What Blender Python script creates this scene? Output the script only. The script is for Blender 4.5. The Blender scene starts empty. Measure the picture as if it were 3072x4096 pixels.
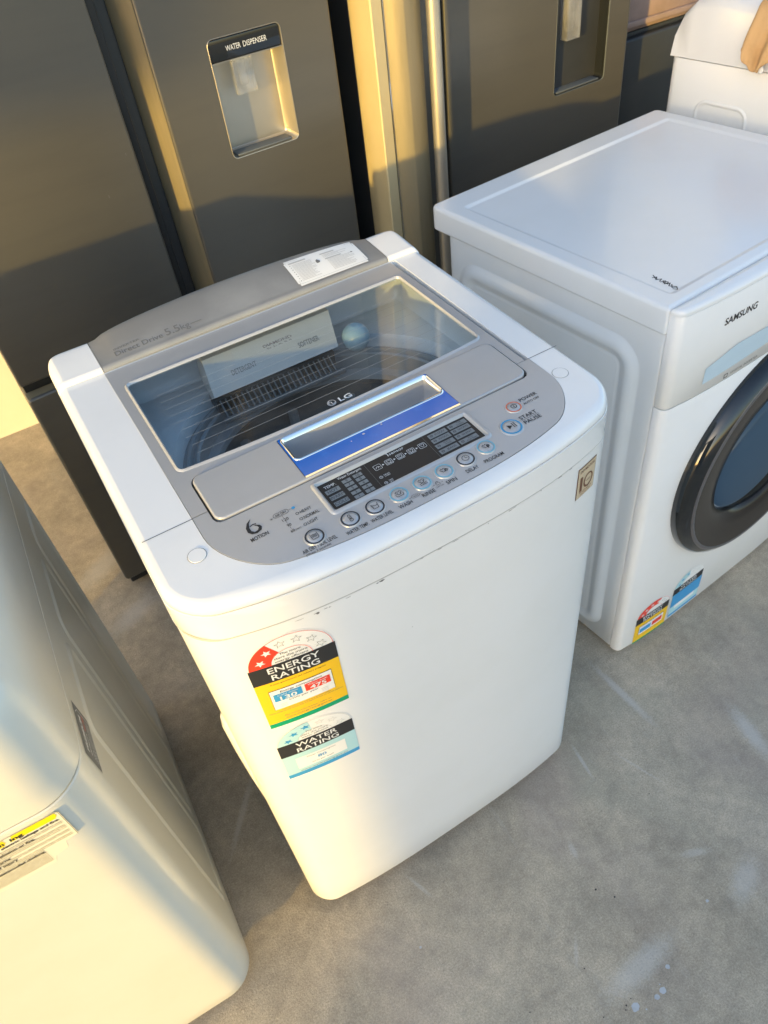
import bpy, bmesh, math, random
from mathutils import Vector, Matrix
from mathutils.geometry import tessellate_polygon
random.seed(7)
SC = bpy.context.scene
COL = SC.collection

# ------------------------------------------------------------------ camera
cam_d = bpy.data.cameras.new("camera")
cam = bpy.data.objects.new("camera", cam_d); COL.objects.link(cam)
RIGHT = Vector((0.850062,-0.515302,-0.108895)); UP = Vector((0.432603,0.5652,0.702427)); FWD = Vector((0.300415,0.644215,-0.703376))
M3 = Matrix((RIGHT, UP, -FWD)).transposed()
cam.matrix_world = Matrix.Translation(Vector((-0.00376,-0.48788,1.38575))) @ M3.to_4x4()
cam_d.sensor_fit = 'HORIZONTAL'; cam_d.sensor_width = 36.0; cam_d.lens = 34.8288
cam_d.clip_start = 0.02; cam_d.clip_end = 2000
SC.camera = cam
cam_d.dof.use_dof = True; cam_d.dof.focus_distance = 0.86; cam_d.dof.aperture_fstop = 18.0

# ------------------------------------------------------------------ light
SUN_AZ = math.atan2(0.54, 0.84)           # direction the light travels, from +x towards +y
SUN_EL = math.radians(7.0)
w = bpy.data.worlds.new("World"); SC.world = w; w.use_nodes = True
nt = w.node_tree; bg = nt.nodes['Background']
sky = nt.nodes.new('ShaderNodeTexSky'); sky.sky_type = 'NISHITA'; sky.sun_disc = False
sky.sun_elevation = math.radians(13); sky.sun_rotation = math.radians(270) - SUN_AZ
sky.air_density = 1.0; sky.dust_density = 1.2; sky.ozone_density = 1.2
nt.links.new(sky.outputs[0], bg.inputs[0]); bg.inputs[1].default_value = 0.15
sun_d = bpy.data.lights.new("sun", 'SUN'); sun = bpy.data.objects.new("sun", sun_d); COL.objects.link(sun)
sun_d.energy = 2.05; sun_d.angle = math.radians(1.0); sun_d.color = (0.90, 0.60, 0.14)
sd = Vector((math.cos(SUN_AZ)*math.cos(SUN_EL), math.sin(SUN_AZ)*math.cos(SUN_EL), -math.sin(SUN_EL)))
sun.rotation_euler = (-sd).to_track_quat('Z', 'Y').to_euler()
SC.view_settings.view_transform = 'Standard'; SC.view_settings.look = 'None'
SC.view_settings.exposure = 1.58; SC.view_settings.gamma = 1.0
SC.cycles.max_bounces = 8; SC.cycles.transparent_max_bounces = 12

# ------------------------------------------------------------------ materials
def nodes(name):
    m = bpy.data.materials.new(name); m.use_nodes = True
    t = m.node_tree; b = t.nodes['Principled BSDF']
    return m, t, b
def N(t, kind, **kw):
    n = t.nodes.new(kind)
    for k, v in kw.items():
        if k.startswith('i_'): n.inputs[k[2:].replace('_', ' ')].default_value = v
        else: setattr(n, k, v)
    return n
def plain(name, col, rough=0.5, metal=0.0, coat=0.0, spec=None):
    m, t, b = nodes(name)
    b.inputs['Base Color'].default_value = (*col, 1); b.inputs['Roughness'].default_value = rough
    b.inputs['Metallic'].default_value = metal; b.inputs['Coat Weight'].default_value = coat
    if spec is not None: b.inputs['Specular IOR Level'].default_value = spec
    return m
def varied(name, col, col2, rough, metal=0.0, scale=6.0, bump=0.0, bscale=400.0, stretch=(1, 1, 1), rvar=0.1, lo=0.45, hi=0.7, coat=0.0):
    """procedural surface: two tones mixed by a soft noise, roughness variation, fine bump"""
    m, t, b = nodes(name)
    tc = N(t, 'ShaderNodeTexCoord'); mp = N(t, 'ShaderNodeMapping'); mp.inputs['Scale'].default_value = stretch
    t.links.new(tc.outputs['Object'], mp.inputs[0])
    n1 = N(t, 'ShaderNodeTexNoise'); n1.inputs['Scale'].default_value = scale; n1.inputs['Detail'].default_value = 6; n1.inputs['Roughness'].default_value = 0.6
    t.links.new(mp.outputs[0], n1.inputs['Vector'])
    rp = N(t, 'ShaderNodeValToRGB'); rp.color_ramp.elements[0].position = lo; rp.color_ramp.elements[1].position = hi
    rp.color_ramp.elements[0].color = (*col, 1); rp.color_ramp.elements[1].color = (*col2, 1)
    t.links.new(n1.outputs['Fac'], rp.inputs[0]); t.links.new(rp.outputs[0], b.inputs['Base Color'])
    mr = N(t, 'ShaderNodeMapRange'); mr.inputs['To Min'].default_value = rough - rvar; mr.inputs['To Max'].default_value = rough + rvar
    t.links.new(n1.outputs['Fac'], mr.inputs[0]); t.links.new(mr.outputs[0], b.inputs['Roughness'])
    b.inputs['Metallic'].default_value = metal; b.inputs['Coat Weight'].default_value = coat; b.inputs['Coat Roughness'].default_value = 0.12
    if bump:
        n2 = N(t, 'ShaderNodeTexNoise'); n2.inputs['Scale'].default_value = bscale; n2.inputs['Detail'].default_value = 3
        t.links.new(mp.outputs[0], n2.inputs['Vector'])
        bp = N(t, 'ShaderNodeBump'); bp.inputs['Strength'].default_value = bump; bp.inputs['Distance'].default_value = 0.001
        t.links.new(n2.outputs['Fac'], bp.inputs['Height']); t.links.new(bp.outputs[0], b.inputs['Normal'])
    return m
M = {}
M['white'] = varied('white_enamel', (.80, .80, .79), (.77, .77, .75), .30, scale=5, bump=.04, bscale=260, coat=.3, rvar=.05)
M['white_old'] = varied('aged_white_enamel', (.68, .66, .58), (.64, .62, .53), .33, scale=4, bump=.05, bscale=260, coat=.3, rvar=.06)
M['white_plastic'] = varied('white_plastic', (.80, .80, .79), (.76, .76, .75), .24, scale=7, bump=.02, bscale=200, coat=.4, rvar=.05)
M['silver'] = varied('silver_plastic', (.45, .455, .465), (.48, .485, .495), .34, metal=.35, scale=14, bump=.03, bscale=900, lo=.35, hi=.75)
M['silver_dusty'] = varied('dusty_silver_plastic', (.28, .28, .275), (.37, .37, .36), .44, metal=.35, scale=9, bump=.04, bscale=900, lo=.45, hi=.8)
M['steel'] = varied('brushed_dark_steel', (.122, .116, .100), (.112, .107, .093), .30, metal=.40, scale=3, bump=.035, bscale=900, stretch=(1, 1, 8), rvar=.05)
M['steel_light'] = varied('grip_trim', (.25, .21, .13), (.21, .18, .11), .42, metal=.25, scale=5, bump=.03, bscale=300, stretch=(8, 8, 1), rvar=.05)  # gold tinge puts some of the sun into the colour
M['trim_sunlit'] = varied('sunlit_edge_trim', (.54, .45, .26), (.48, .40, .23), .5, metal=.15, scale=5, bump=.03, bscale=300, rvar=.05)  # lighter and warmer than the other trims: sunlight put into the colour
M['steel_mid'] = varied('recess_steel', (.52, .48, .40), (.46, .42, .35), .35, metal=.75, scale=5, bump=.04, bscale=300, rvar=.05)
M['cabinet_dark'] = varied('dark_cabinet_sheet', (.035, .038, .04), (.05, .05, .05), .5, scale=5, bump=.05)
M['black'] = plain('black_plastic', (.012, .014, .016), .35)
M['blackgloss'] = plain('gloss_black', (.008, .010, .012), .07, coat=.5)
M['chrome'] = plain('chrome', (.80, .81, .82), .06, 1.0)
M['blue'] = varied('blue_chrome_trim', (.004, .13, .58), (.01, .17, .66), .18, metal=.15, scale=40, lo=.6, hi=.75, coat=.6, rvar=.04)
M['screen'] = plain('dark_display', (.010, .013, .018), .28, spec=.35)
M['ink'] = plain('ink_black', (.02, .02, .022), .55)
M['inkgrey'] = plain('ink_grey', (.16, .16, .16), .6)
M['inkwhite'] = plain('ink_white', (.72, .74, .75), .5)
M['keygrey'] = plain('display_key_grey', (.20, .225, .24), .4)
M['paper'] = plain('label_paper', (.80, .80, .78), .45)
M['lred'] = plain('label_red', (.78, .05, .02), .4); M['lyel'] = plain('label_yellow', (.86, .52, .01), .4)
M['lgreen'] = plain('label_green', (.0, .32, .15), .4); M['lblue'] = plain('label_blue', (.04, .30, .60), .4)
M['lcyan'] = plain('label_pale_cyan', (.42, .66, .70), .4); M['inkbrown'] = plain('faded_ink', (.36, .32, .20), .6); M['line'] = plain('printed_glass_line', (.34, .36, .37), .5); M['lgrey'] = plain('label_grey', (.50, .50, .50), .5)
M['yellow'] = plain('warning_yellow', (.85, .66, .0), .45); M['lbl_bg'] = plain('clear_sticker', (.74, .70, .56), .35)
M['gold'] = plain('gold_foil', (.62, .50, .34), .4, .1); M['brown'] = plain('brown_ink', (.16, .07, .035), .5)
M['redring'] = plain('red_orange_ring', (.70, .16, .07), .3); M['bluering'] = plain('blue_ring', (.02, .28, .52), .3); M['cyanring'] = plain('cyan_ring', (.18, .44, .54), .3)
M['tub'] = varied('grey_tub_plastic', (.24, .29, .32), (.19, .23, .26), .38, scale=8)
M['tubdark'] = varied('dark_steel_basket', (.10, .125, .14), (.14, .17, .19), .35, metal=.5, scale=10)
M['deck'] = plain('pale_blue_grey_plastic', (.62, .68, .72), .3, coat=.2)
M['dbox'] = plain('cream_plastic', (.44, .45, .44), .4)
M['scoop'] = plain('pale_blue_scoop', (.50, .64, .74), .25, coat=.3)
M['seam'] = plain('shadowed_joint', (.42, .42, .41), .7)
M['ball'] = plain('blue_grey_cap', (.28, .42, .50), .3)
M['rubber'] = plain('grey_rubber_gasket', (.10, .115, .125), .6)
M['drum'] = plain('blue_grey_drum', (.07, .17, .27), .2, .6)
M['cloth'] = varied('tan_cloth', (.62, .38, .17), (.52, .31, .13), .9, scale=30, bump=.6, bscale=700)
M['bluecloth'] = plain('blue_wrapper', (.04, .16, .34), .35)
M['cardboard'] = varied('cardboard', (.36, .25, .20), (.30, .21, .16), .85, scale=12, bump=.1)
M['wall'] = varied('painted_wall', (.74, .70, .60), (.68, .64, .54), .8, scale=3, bump=.15, bscale=60)
M['blocker_grey'] = varied('sun_blocker_grey', (.30, .29, .28), (.25, .24, .23), .9, scale=2, bump=.3, bscale=40)  # for the unseen sun blocker

def glass_mat(name, tint, f0=.06, rough=.03, milky=0.0, edge=.9):
    """one thin pane: partly mirrors, lets the rest through with a tint"""
    m = bpy.data.materials.new(name); m.use_nodes = True; t = m.node_tree
    for n in list(t.nodes): t.nodes.remove(n)
    out = N(t, 'ShaderNodeOutputMaterial'); tr = N(t, 'ShaderNodeBsdfTransparent'); tr.inputs[0].default_value = (*tint, 1)
    gl = N(t, 'ShaderNodeBsdfGlossy'); gl.inputs['Roughness'].default_value = rough
    lw = N(t, 'ShaderNodeLayerWeight'); lw.inputs[0].default_value = .5      # facing is symmetric for both sides of the pane
    pw = N(t, 'ShaderNodeMath', operation='POWER'); pw.inputs[1].default_value = 4.0
    t.links.new(lw.outputs['Facing'], pw.inputs[0])
    ad = N(t, 'ShaderNodeMath', operation='MULTIPLY_ADD'); ad.inputs[1].default_value = edge; ad.inputs[2].default_value = f0+.05; ad.use_clamp = True
    t.links.new(pw.outputs[0], ad.inputs[0])
    mx = N(t, 'ShaderNodeMixShader'); t.links.new(ad.outputs[0], mx.inputs[0]); t.links.new(tr.outputs[0], mx.inputs[1]); t.links.new(gl.outputs[0], mx.inputs[2])
    last = mx
    if milky:
        df = N(t, 'ShaderNodeBsdfDiffuse'); df.inputs[0].default_value = (.8, .8, .8, 1)
        m2 = N(t, 'ShaderNodeMixShader'); tc = N(t, 'ShaderNodeTexCoord'); dn = N(t, 'ShaderNodeTexNoise'); dn.inputs['Scale'].default_value = 9; dn.inputs['Detail'].default_value = 7; dn.inputs['Roughness'].default_value = .7
        t.links.new(tc.outputs['Object'], dn.inputs['Vector']); dm = N(t, 'ShaderNodeMapRange'); dm.inputs['From Min'].default_value = .35; dm.inputs['From Max'].default_value = .75; dm.inputs['To Max'].default_value = milky*2.5; t.links.new(dn.outputs[0], dm.inputs[0]); t.links.new(dm.outputs[0], m2.inputs[0])
        t.links.new(mx.outputs[0], m2.inputs[1]); t.links.new(df.outputs[0], m2.inputs[2]); last = m2
    t.links.new(last.outputs[0], out.inputs[0])
    return m
M['glass'] = glass_mat('lid_glass', (.88, .93, .94), .03, .035, .03)
M['darkglass'] = glass_mat('smoked_glass', (.42, .45, .48), .03, .04)
M['bowl'] = glass_mat('door_glass', (.26, .34, .42), -.03, .05, edge=.22)
M['ringgrey'] = plain('grey_trim_ring', (.12, .115, .12), .3, .3)
M['doorgloss'] = plain('smoked_door_gloss', (.022, .016, .012), .22, spec=.35)
M['clear'] = glass_mat('clear_plastic', (.93, .94, .94), .08, .08, .10)

def concrete():
    m, t, b = nodes('worn_concrete')
    tc = N(t, 'ShaderNodeTexCoord')
    def noise(sc, det=8, rough=.6, dist=0.0, vec=None):
        n = N(t, 'ShaderNodeTexNoise'); n.inputs['Scale'].default_value = sc; n.inputs['Detail'].default_value = det
        n.inputs['Roughness'].default_value = rough; n.inputs['Distortion'].default_value = dist
        t.links.new(vec or tc.outputs['Object'], n.inputs['Vector']); return n
    def ramp(src, a, bb, ca=(0, 0, 0), cb=(1, 1, 1)):
        r = N(t, 'ShaderNodeValToRGB'); r.color_ramp.elements[0].position = a; r.color_ramp.elements[1].position = bb
        r.color_ramp.elements[0].color = (*ca, 1); r.color_ramp.elements[1].color = (*cb, 1); t.links.new(src, r.inputs[0]); return r
    def mix(kind, fac, a, bb):
        x = N(t, 'ShaderNodeMix', data_type='RGBA', blend_type=kind)
        if isinstance(fac, float): x.inputs[0].default_value = fac
        else: t.links.new(fac, x.inputs[0])
        for i, v in ((6, a), (7, bb)):
            if isinstance(v, tuple): x.inputs[i].default_value = (*v, 1)
            else: t.links.new(v, x.inputs[i])
        return x.outputs[2]
    big = ramp(noise(2.2, 5, .55, .6).outputs[0], .3, .72, (.385, .322, .238), (.53, .455, .348))
    mid = ramp(noise(11, 6, .65).outputs[0], .3, .7, (.76, .76, .76), (1.14, 1.12, 1.10))
    c = mix('MULTIPLY', 1.0, big.outputs[0], mid.outputs[0])
    m2_ = ramp(noise(48, 5, .7).outputs[0], .3, .7, (.84, .84, .84), (1.12, 1.12, 1.11)); c = mix('MULTIPLY', 1.0, c, m2_.outputs[0])
    grain = ramp(noise(330, 8, .92).outputs[0], .36, .64, (.46, .46, .45), (1.50, 1.50, 1.51))
    c = mix('MULTIPLY', .85, c, grain.outputs[0])
    # faint pinkish and greenish stains
    st = ramp(noise(3.4, 3, .5, .4).outputs[0], .52, .70)
    c = mix('MIX', mix('MULTIPLY', 1.0, st.outputs[0], (.30, .30, .30)), c, (.40, .32, .28))
    st2 = ramp(noise(2.7, 4, .5, 1.2).outputs[0], .58, .75)
    c = mix('MIX', mix('MULTIPLY', 1.0, st2.outputs[0], (.25, .25, .25)), c, (.31, .32, .25))
    # scuffs: stretched noise along two directions, kept sparse
    for ang, sx, lo in ((.9, 26, .64), (-.5, 22, .65), (2.0, 34, .66)):
        mp = N(t, 'ShaderNodeMapping'); mp.inputs['Rotation'].default_value = (0, 0, ang); mp.inputs['Scale'].default_value = (sx, sx*.13, 1)
        t.links.new(tc.outputs['Object'], mp.inputs[0])
        s = ramp(noise(1.0, 6, .7, .3, mp.outputs[0]).outputs[0], lo-.02, lo+.12)
        c = mix('MIX', mix('MULTIPLY', 1.0, s.outputs[0], (.22, .22, .22)), c, (.56, .55, .53))
    # soft pale scuffs and smears where traffic has marked the slab: centre, half length, half width, angle
    for sx_, sy_, hl, hw, an, st_ in ((.708, .030, .085, .009, 1.60, .6), (.845, -.168, .060, .017, 1.35, .6), (.385, -.345, .075, .020, .06, .5), (.622, -.345, .045, .020, .4, .4), (.543, -.035, .034, .004, 1.4, .5), (.588, -.268, .026, .007, -.4, .4),
                                      (.418, -.150, .015, .006, 1.3, .4), (.157, -.052, .028, .004, 1.9, .35), (.315, -.275, .022, .004, .9, .3), (-.11, 1.06, .085, .035, .6, .5), (-.09, .855, .075, .030, .45, .5),
                                      (-.055, .25, .085, .007, .9, .45), (.62, -.10, .05, .003, 1.9, .3)):
        mp = N(t, 'ShaderNodeMapping', vector_type='TEXTURE'); mp.inputs['Location'].default_value = (sx_, sy_, 0); mp.inputs['Rotation'].default_value = (0, 0, an); mp.inputs['Scale'].default_value = (hl*1.5, hw*1.5, 1)
        t.links.new(tc.outputs['Object'], mp.inputs[0]); gd = N(t, 'ShaderNodeTexGradient', gradient_type='SPHERICAL'); t.links.new(mp.outputs[0], gd.inputs[0])
        nz = noise(110, 8, .85, .8)
        ma = N(t, 'ShaderNodeMath', operation='MULTIPLY_ADD'); ma.inputs[1].default_value = 2.4; t.links.new(nz.outputs[0], ma.inputs[0]); t.links.new(gd.outputs['Fac'], ma.inputs[2])
        mk = N(t, 'ShaderNodeMapRange', interpolation_type='SMOOTHSTEP'); mk.inputs['From Min'].default_value = 1.15; mk.inputs['From Max'].default_value = 1.85; t.links.new(ma.outputs[0], mk.inputs[0]); gt = N(t, 'ShaderNodeMath', operation='MULTIPLY'); t.links.new(mk.outputs[0], gt.inputs[0])
        g2 = ramp(gd.outputs['Fac'], .0, .75); t.links.new(g2.outputs[0], gt.inputs[1])
        g3 = N(t, 'ShaderNodeMath', operation='MULTIPLY'); t.links.new(gt.outputs[0], g3.inputs[0]); g3.inputs[1].default_value = st_*.85
        c = mix('MIX', g3.outputs[0], c, (.62, .60, .56))
    # hairline cracks
    cv = N(t, 'ShaderNodeTexVoronoi', feature='DISTANCE_TO_EDGE'); cv.inputs['Scale'].default_value = 1.15
    wn = noise(5, 4, .6); vm = N(t, 'ShaderNodeVectorMath', operation='MULTIPLY_ADD'); vm.inputs[1].default_value = (.16, .16, .16); t.links.new(wn.outputs['Color'], vm.inputs[0]); t.links.new(tc.outputs['Object'], vm.inputs[2]); t.links.new(vm.outputs[0], cv.inputs['Vector'])
    ck = ramp(cv.outputs['Distance'], .0008, .0022, (.13, .13, .13), (0, 0, 0)); c = mix('MIX', ck.outputs[0], c, (.16, .135, .105))
    v3 = N(t, 'ShaderNodeTexVoronoi'); v3.inputs['Scale'].default_value = 210; t.links.new(tc.outputs['Object'], v3.inputs['Vector'])
    po = ramp(v3.outputs['Distance'], .10, .26, (.42, .42, .42), (0, 0, 0)); pn = ramp(noise(14, 4, .6).outputs[0], .42, .60); c = mix('MIX', mix('MULTIPLY', 1.0, po.outputs[0], pn.outputs[0]), c, (.17, .145, .115))
    # pits
    vo = N(t, 'ShaderNodeTexVoronoi'); vo.inputs['Scale'].default_value = 46; t.links.new(tc.outputs['Object'], vo.inputs['Vector'])
    pit = ramp(vo.outputs['Distance'], .03, .07, (1, 1, 1), (0, 0, 0))
    c = mix('MIX', mix('MULTIPLY', 1.0, pit.outputs[0], (.6, .6, .6)), c, (.15, .13, .11))
    t.links.new(c, b.inputs['Base Color']); b.inputs['Roughness'].default_value = .70
    g = noise(260, 4, .7); bp = N(t, 'ShaderNodeBump'); bp.inputs['Strength'].default_value = .6; bp.inputs['Distance'].default_value = .0015
    t.links.new(g.outputs[0], bp.inputs['Height']); t.links.new(bp.outputs[0], b.inputs['Normal'])
    return m
M['concrete'] = concrete()
M['pit'] = plain('dark_pit', (.06, .05, .045), .9)
M['scuff'] = plain('scuffed_concrete', (.47, .44, .40), .9)
M['chalk'] = varied('pale_scuff', (.50, .51, .52), (.42, .43, .44), .9, scale=60)

# ------------------------------------------------------------------ mesh helpers
IDF = lambda p: p
_tc = {}
def text_geo(s, bold=0.0):
    k = (s, bold)
    if k not in _tc:
        cu = bpy.data.curves.new('t', 'FONT'); cu.body = s; cu.resolution_u = 3; cu.offset = bold; cu.fill_mode = 'FRONT'
        ob = bpy.data.objects.new('t', cu); COL.objects.link(ob)
        bpy.context.view_layer.update()
        dg = bpy.context.evaluated_depsgraph_get(); me = bpy.data.meshes.new_from_object(ob.evaluated_get(dg))
        vs = [v.co.copy() for v in me.vertices]; fs = [tuple(p.vertices) for p in me.polygons]
        bpy.data.objects.remove(ob); bpy.data.curves.remove(cu); bpy.data.meshes.remove(me)
        x0 = min(v.x for v in vs); x1 = max(v.x for v in vs)
        _tc[k] = ([((v.x-x0)/(x1-x0), v.y/0.70) for v in vs], fs, x1-x0)
    return _tc[k]

class MB:
    def __init__(s, *mats): s.v = []; s.f = []; s.m = []; s.flat = []; s.mats = list(mats)
    def mi(s, m):
        if m not in s.mats: s.mats.append(m)
        return s.mats.index(m)
    def add(s, vs, fs, m, flat=False, fn=IDF):
        o = len(s.v); s.v += [tuple(fn(p)) for p in vs]; k = s.mi(m)
        for f in fs: s.f.append(tuple(o+i for i in f)); s.m.append(k); s.flat.append(flat)
    def poly(s, pts, m, fn=IDF): s.add(pts, [tuple(range(len(pts)))], m, True, fn)
    def fill(s, loops, m, fn=IDF, up=True):
        """flat face with holes, loops are lists of 3-D points before fn"""
        L = [[Vector(p) for p in l] for l in loops]
        tri = tessellate_polygon(L); vs = [tuple(p) for l in loops for p in l]; fs = []
        for a, b, c in tri:
            A, B, C = Vector(vs[a]), Vector(vs[b]), Vector(vs[c]); n = (B-A).cross(C-A)
            if n.length < 1e-12: continue
            k = max(range(3), key=lambda i: abs(n[i]))
            fs.append((a, b, c) if (n[k] > 0) == up else (a, c, b))
        s.add(vs, fs, m, True, fn)
    def loft(s, rings, m, fn=IDF, cap0=False, cap1=False, closed=True, flat=False, mcap=None):
        n = len(rings[0]); vs = [p for r in rings for p in r]; fs = []
        for j in range(len(rings)-1):
            for i in range(n if closed else n-1):
                k = (i+1) % n
                fs.append((j*n+i, j*n+k, (j+1)*n+k, (j+1)*n+i))
        s.add(vs, fs, m, flat, fn)
        if cap0: s.fill([rings[0]], mcap or m, fn, False)
        if cap1: s.fill([rings[-1]], mcap or m, fn, True)
    def box(s, a, b, m, r=0.0, fn=IDF, seg=3):
        x0, y0, z0 = a; x1, y1, z1 = b
        bm = bmesh.new(); bmesh.ops.create_cube(bm, size=1)
        for v in bm.verts: v.co = Vector(((x0+x1)/2+v.co.x*(x1-x0), (y0+y1)/2+v.co.y*(y1-y0), (z0+z1)/2+v.co.z*(z1-z0)))
        if r > 0: bmesh.ops.bevel(bm, geom=list(bm.edges), offset=r, segments=seg, profile=.5, affect='EDGES')
        bm.verts.index_update()
        big = sorted([f.calc_area() for f in bm.faces])[-6:]
        o = len(s.v); s.v += [tuple(fn(tuple(v.co))) for v in bm.verts]; k = s.mi(m)
        for f in bm.faces:
            s.f.append(tuple(o+v.index for v in f.verts)); s.m.append(k); s.flat.append(r == 0 or f.calc_area() >= big[0]*.999)
        bm.free()
    def text(s, st, fr, u, v, m, w=None, h=.005, bold=0.0, ang=0.0, centre=False):
        vs, fs, asp = text_geo(st, bold)
        if w is None: w = asp*h/0.70
        c, sn = math.cos(ang), math.sin(ang); ou = -w/2 if centre else 0; ov = -h/2 if centre else 0
        P = []
        for x, y in vs:
            a = ou+x*w; b = ov+y*h
            P.append(fr(u+a*c-b*sn, v+a*sn+b*c))
        s.add(P, fs, m, True)
    def stroke(s, pts, wd, fr, m, closed=False):
        n = len(pts)
        for i in range(n if closed else n-1):
            a = Vector(pts[i]); b = Vector(pts[(i+1) % n]); d = b-a
            if d.length < 1e-9: continue
            d.normalize(); q = Vector((-d.y, d.x))*wd/2; e = d*wd*.3
            s.add([fr(*(a-e-q)), fr(*(b+e-q)), fr(*(b+e+q)), fr(*(a-e+q))], [(0, 1, 2, 3)], m, True)
    def shape(s, pts, fr, m, holes=()):
        P = [[(x, y, 0) for x, y in pts]]+[[(x, y, 0) for x, y in h] for h in holes]
        s.fill(P, m, lambda p: fr(p[0], p[1]))
    def strip(s, u0, u1, n, lo, hi, fr, m):
        vs = []; fs = []
        for i in range(n+1):
            u = u0+(u1-u0)*i/n; vs += [fr(u, lo(u) if callable(lo) else lo), fr(u, hi(u) if callable(hi) else hi)]
        for i in range(n): fs.append((2*i, 2*i+2, 2*i+3, 2*i+1))
        s.add(vs, fs, m, True)
    def tube(s, path, r, m, n=10, cap=True, fn=IDF):
        rings = []; up = Vector((0, 0, 1))
        for i, p in enumerate(path):
            p = Vector(p); a = Vector(path[max(i-1, 0)]); b = Vector(path[min(i+1, len(path)-1)]); d = (b-a).normalized()
            x = d.cross(up if abs(d.z) < .9 else Vector((1, 0, 0))).normalized(); y = d.cross(x)
            rr_ = r[i] if isinstance(r, (list, tuple)) else r
            rings.append([tuple(p+x*rr_*math.cos(2*math.pi*k/n)+y*rr_*math.sin(2*math.pi*k/n)) for k in range(n)])
        s.loft(rings, m, fn, cap, cap)
    def build(s, name, parent=None, loc=None, smooth=38):
        me = bpy.data.meshes.new(name); me.from_pydata(s.v, [], s.f)
        for k in s.mats: me.materials.append(M[k])
        me.polygons.foreach_set('material_index', s.m); me.polygons.foreach_set('use_smooth', [not f for f in s.flat])
        me.update(); me.set_sharp_from_angle(angle=math.radians(smooth))
        o = bpy.data.objects.new(name, me); COL.objects.link(o)
        if parent: o.parent = parent
        if loc: o.location = loc
        return o
def fixn(o):
    bm = bmesh.new(); bm.from_mesh(o.data); bmesh.ops.recalc_face_normals(bm, faces=bm.faces); bm.to_mesh(o.data); bm.free(); return o
def thing(name, label, cat, loc=(0, 0, 0), rz=0, group=None):
    o = bpy.data.objects.new(name, None); COL.objects.link(o); o.location = loc; o.rotation_euler = (0, 0, rz)
    o['label'] = label; o['category'] = cat; o.empty_display_size = .1
    if group: o['group'] = group
    return o
def tag(o, label, cat, group=None):
    o['label'] = label; o['category'] = cat
    if group: o['group'] = group
    return o
def rr(x0, y0, x1, y1, r, d=0.0, n=8, step=.02):
    """rounded rectangle, counter-clockwise, radii (bl, br, tr, tl), inset by d, long edges subdivided"""
    if not isinstance(r, (tuple, list)): r = (r,)*4
    x0 += d; y0 += d; x1 -= d; y1 -= d; r = [max(q-d, .0004) for q in r]; P = []
    C = [(x0+r[0], y0+r[0], math.pi, r[0]), (x1-r[1], y0+r[1], 1.5*math.pi, r[1]), (x1-r[2], y1-r[2], 0, r[2]), (x0+r[3], y1-r[3], .5*math.pi, r[3])]
    for cx, cy, a, q in C: P.append([(cx+q*math.cos(a+i*math.pi/2/n), cy+q*math.sin(a+i*math.pi/2/n)) for i in range(n+1)])
    cnt = [max(1, round((x1-x0+2*d)/step)), max(1, round((y1-y0+2*d)/step))]; out = []
    for k in range(4):
        out += P[k]; a = P[k][-1]; b = P[(k+1) % 4][0]; m = cnt[k % 2]
        out += [(a[0]+(b[0]-a[0])*i/m, a[1]+(b[1]-a[1])*i/m) for i in range(1, m)]
    return out
def circ(cx, cy, r, n=32, a0=0, a1=2*math.pi):
    full = abs(a1-a0-2*math.pi) < 1e-6; m = n if full else n+1
    return [(cx+r*math.cos(a0+(a1-a0)*i/n), cy+r*math.sin(a0+(a1-a0)*i/n)) for i in range(m)]
def star(cx, cy, r, rot=0):
    return [(cx+(r if i % 2 == 0 else r*.42)*math.sin(rot+i*math.pi/5), cy+(r if i % 2 == 0 else r*.42)*math.cos(rot+i*math.pi/5)) for i in range(10)]
def filletrings(outline, z0, z1, rb, rt, seg=5, zf=None):
    """stack of outlines(d) from z0 to z1 with rounded bottom and top edge"""
    R = []
    lv = []
    if rb > 0: lv += [(z0+rb*(1-math.cos(math.pi/2*i/seg)) if False else z0+rb*(1-math.sin(math.pi/2*(1-i/seg))), rb*(1-math.cos(math.pi/2*(1-i/seg)))) for i in range(seg+1)] + [(z0+rb+.0015, 0)]
    else: lv += [(z0, 0)]
    if rt > 0: lv += [(z1-rt-.0015, 0)] + [(z1-rt+rt*math.sin(math.pi/2*i/seg), rt*(1-math.cos(math.pi/2*i/seg))) for i in range(seg+1)]
    else: lv += [(z1, 0)]
    return [[(x, y, z) for x, y in outline(d)] for z, d in lv]
def solid(mb, outline, z0, z1, rb, rt, m, fn=IDF, holes=(), cap0=True, seg=5, mtop=None):
    R = filletrings(outline, z0, z1, rb, rt, seg)
    mb.loft(R, m, fn, cap0=False)
    if cap0: mb.fill([R[0]], m, fn, False)
    mb.fill([R[-1]]+[[(x, y, z1) for x, y in h] for h in holes], mtop or m, fn, True)
def walls(mb, hole, z0, z1, m, fn=IDF):
    mb.loft([[(x, y, z1) for x, y in hole], [(x, y, z0) for x, y in hole]], m, fn)

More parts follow.
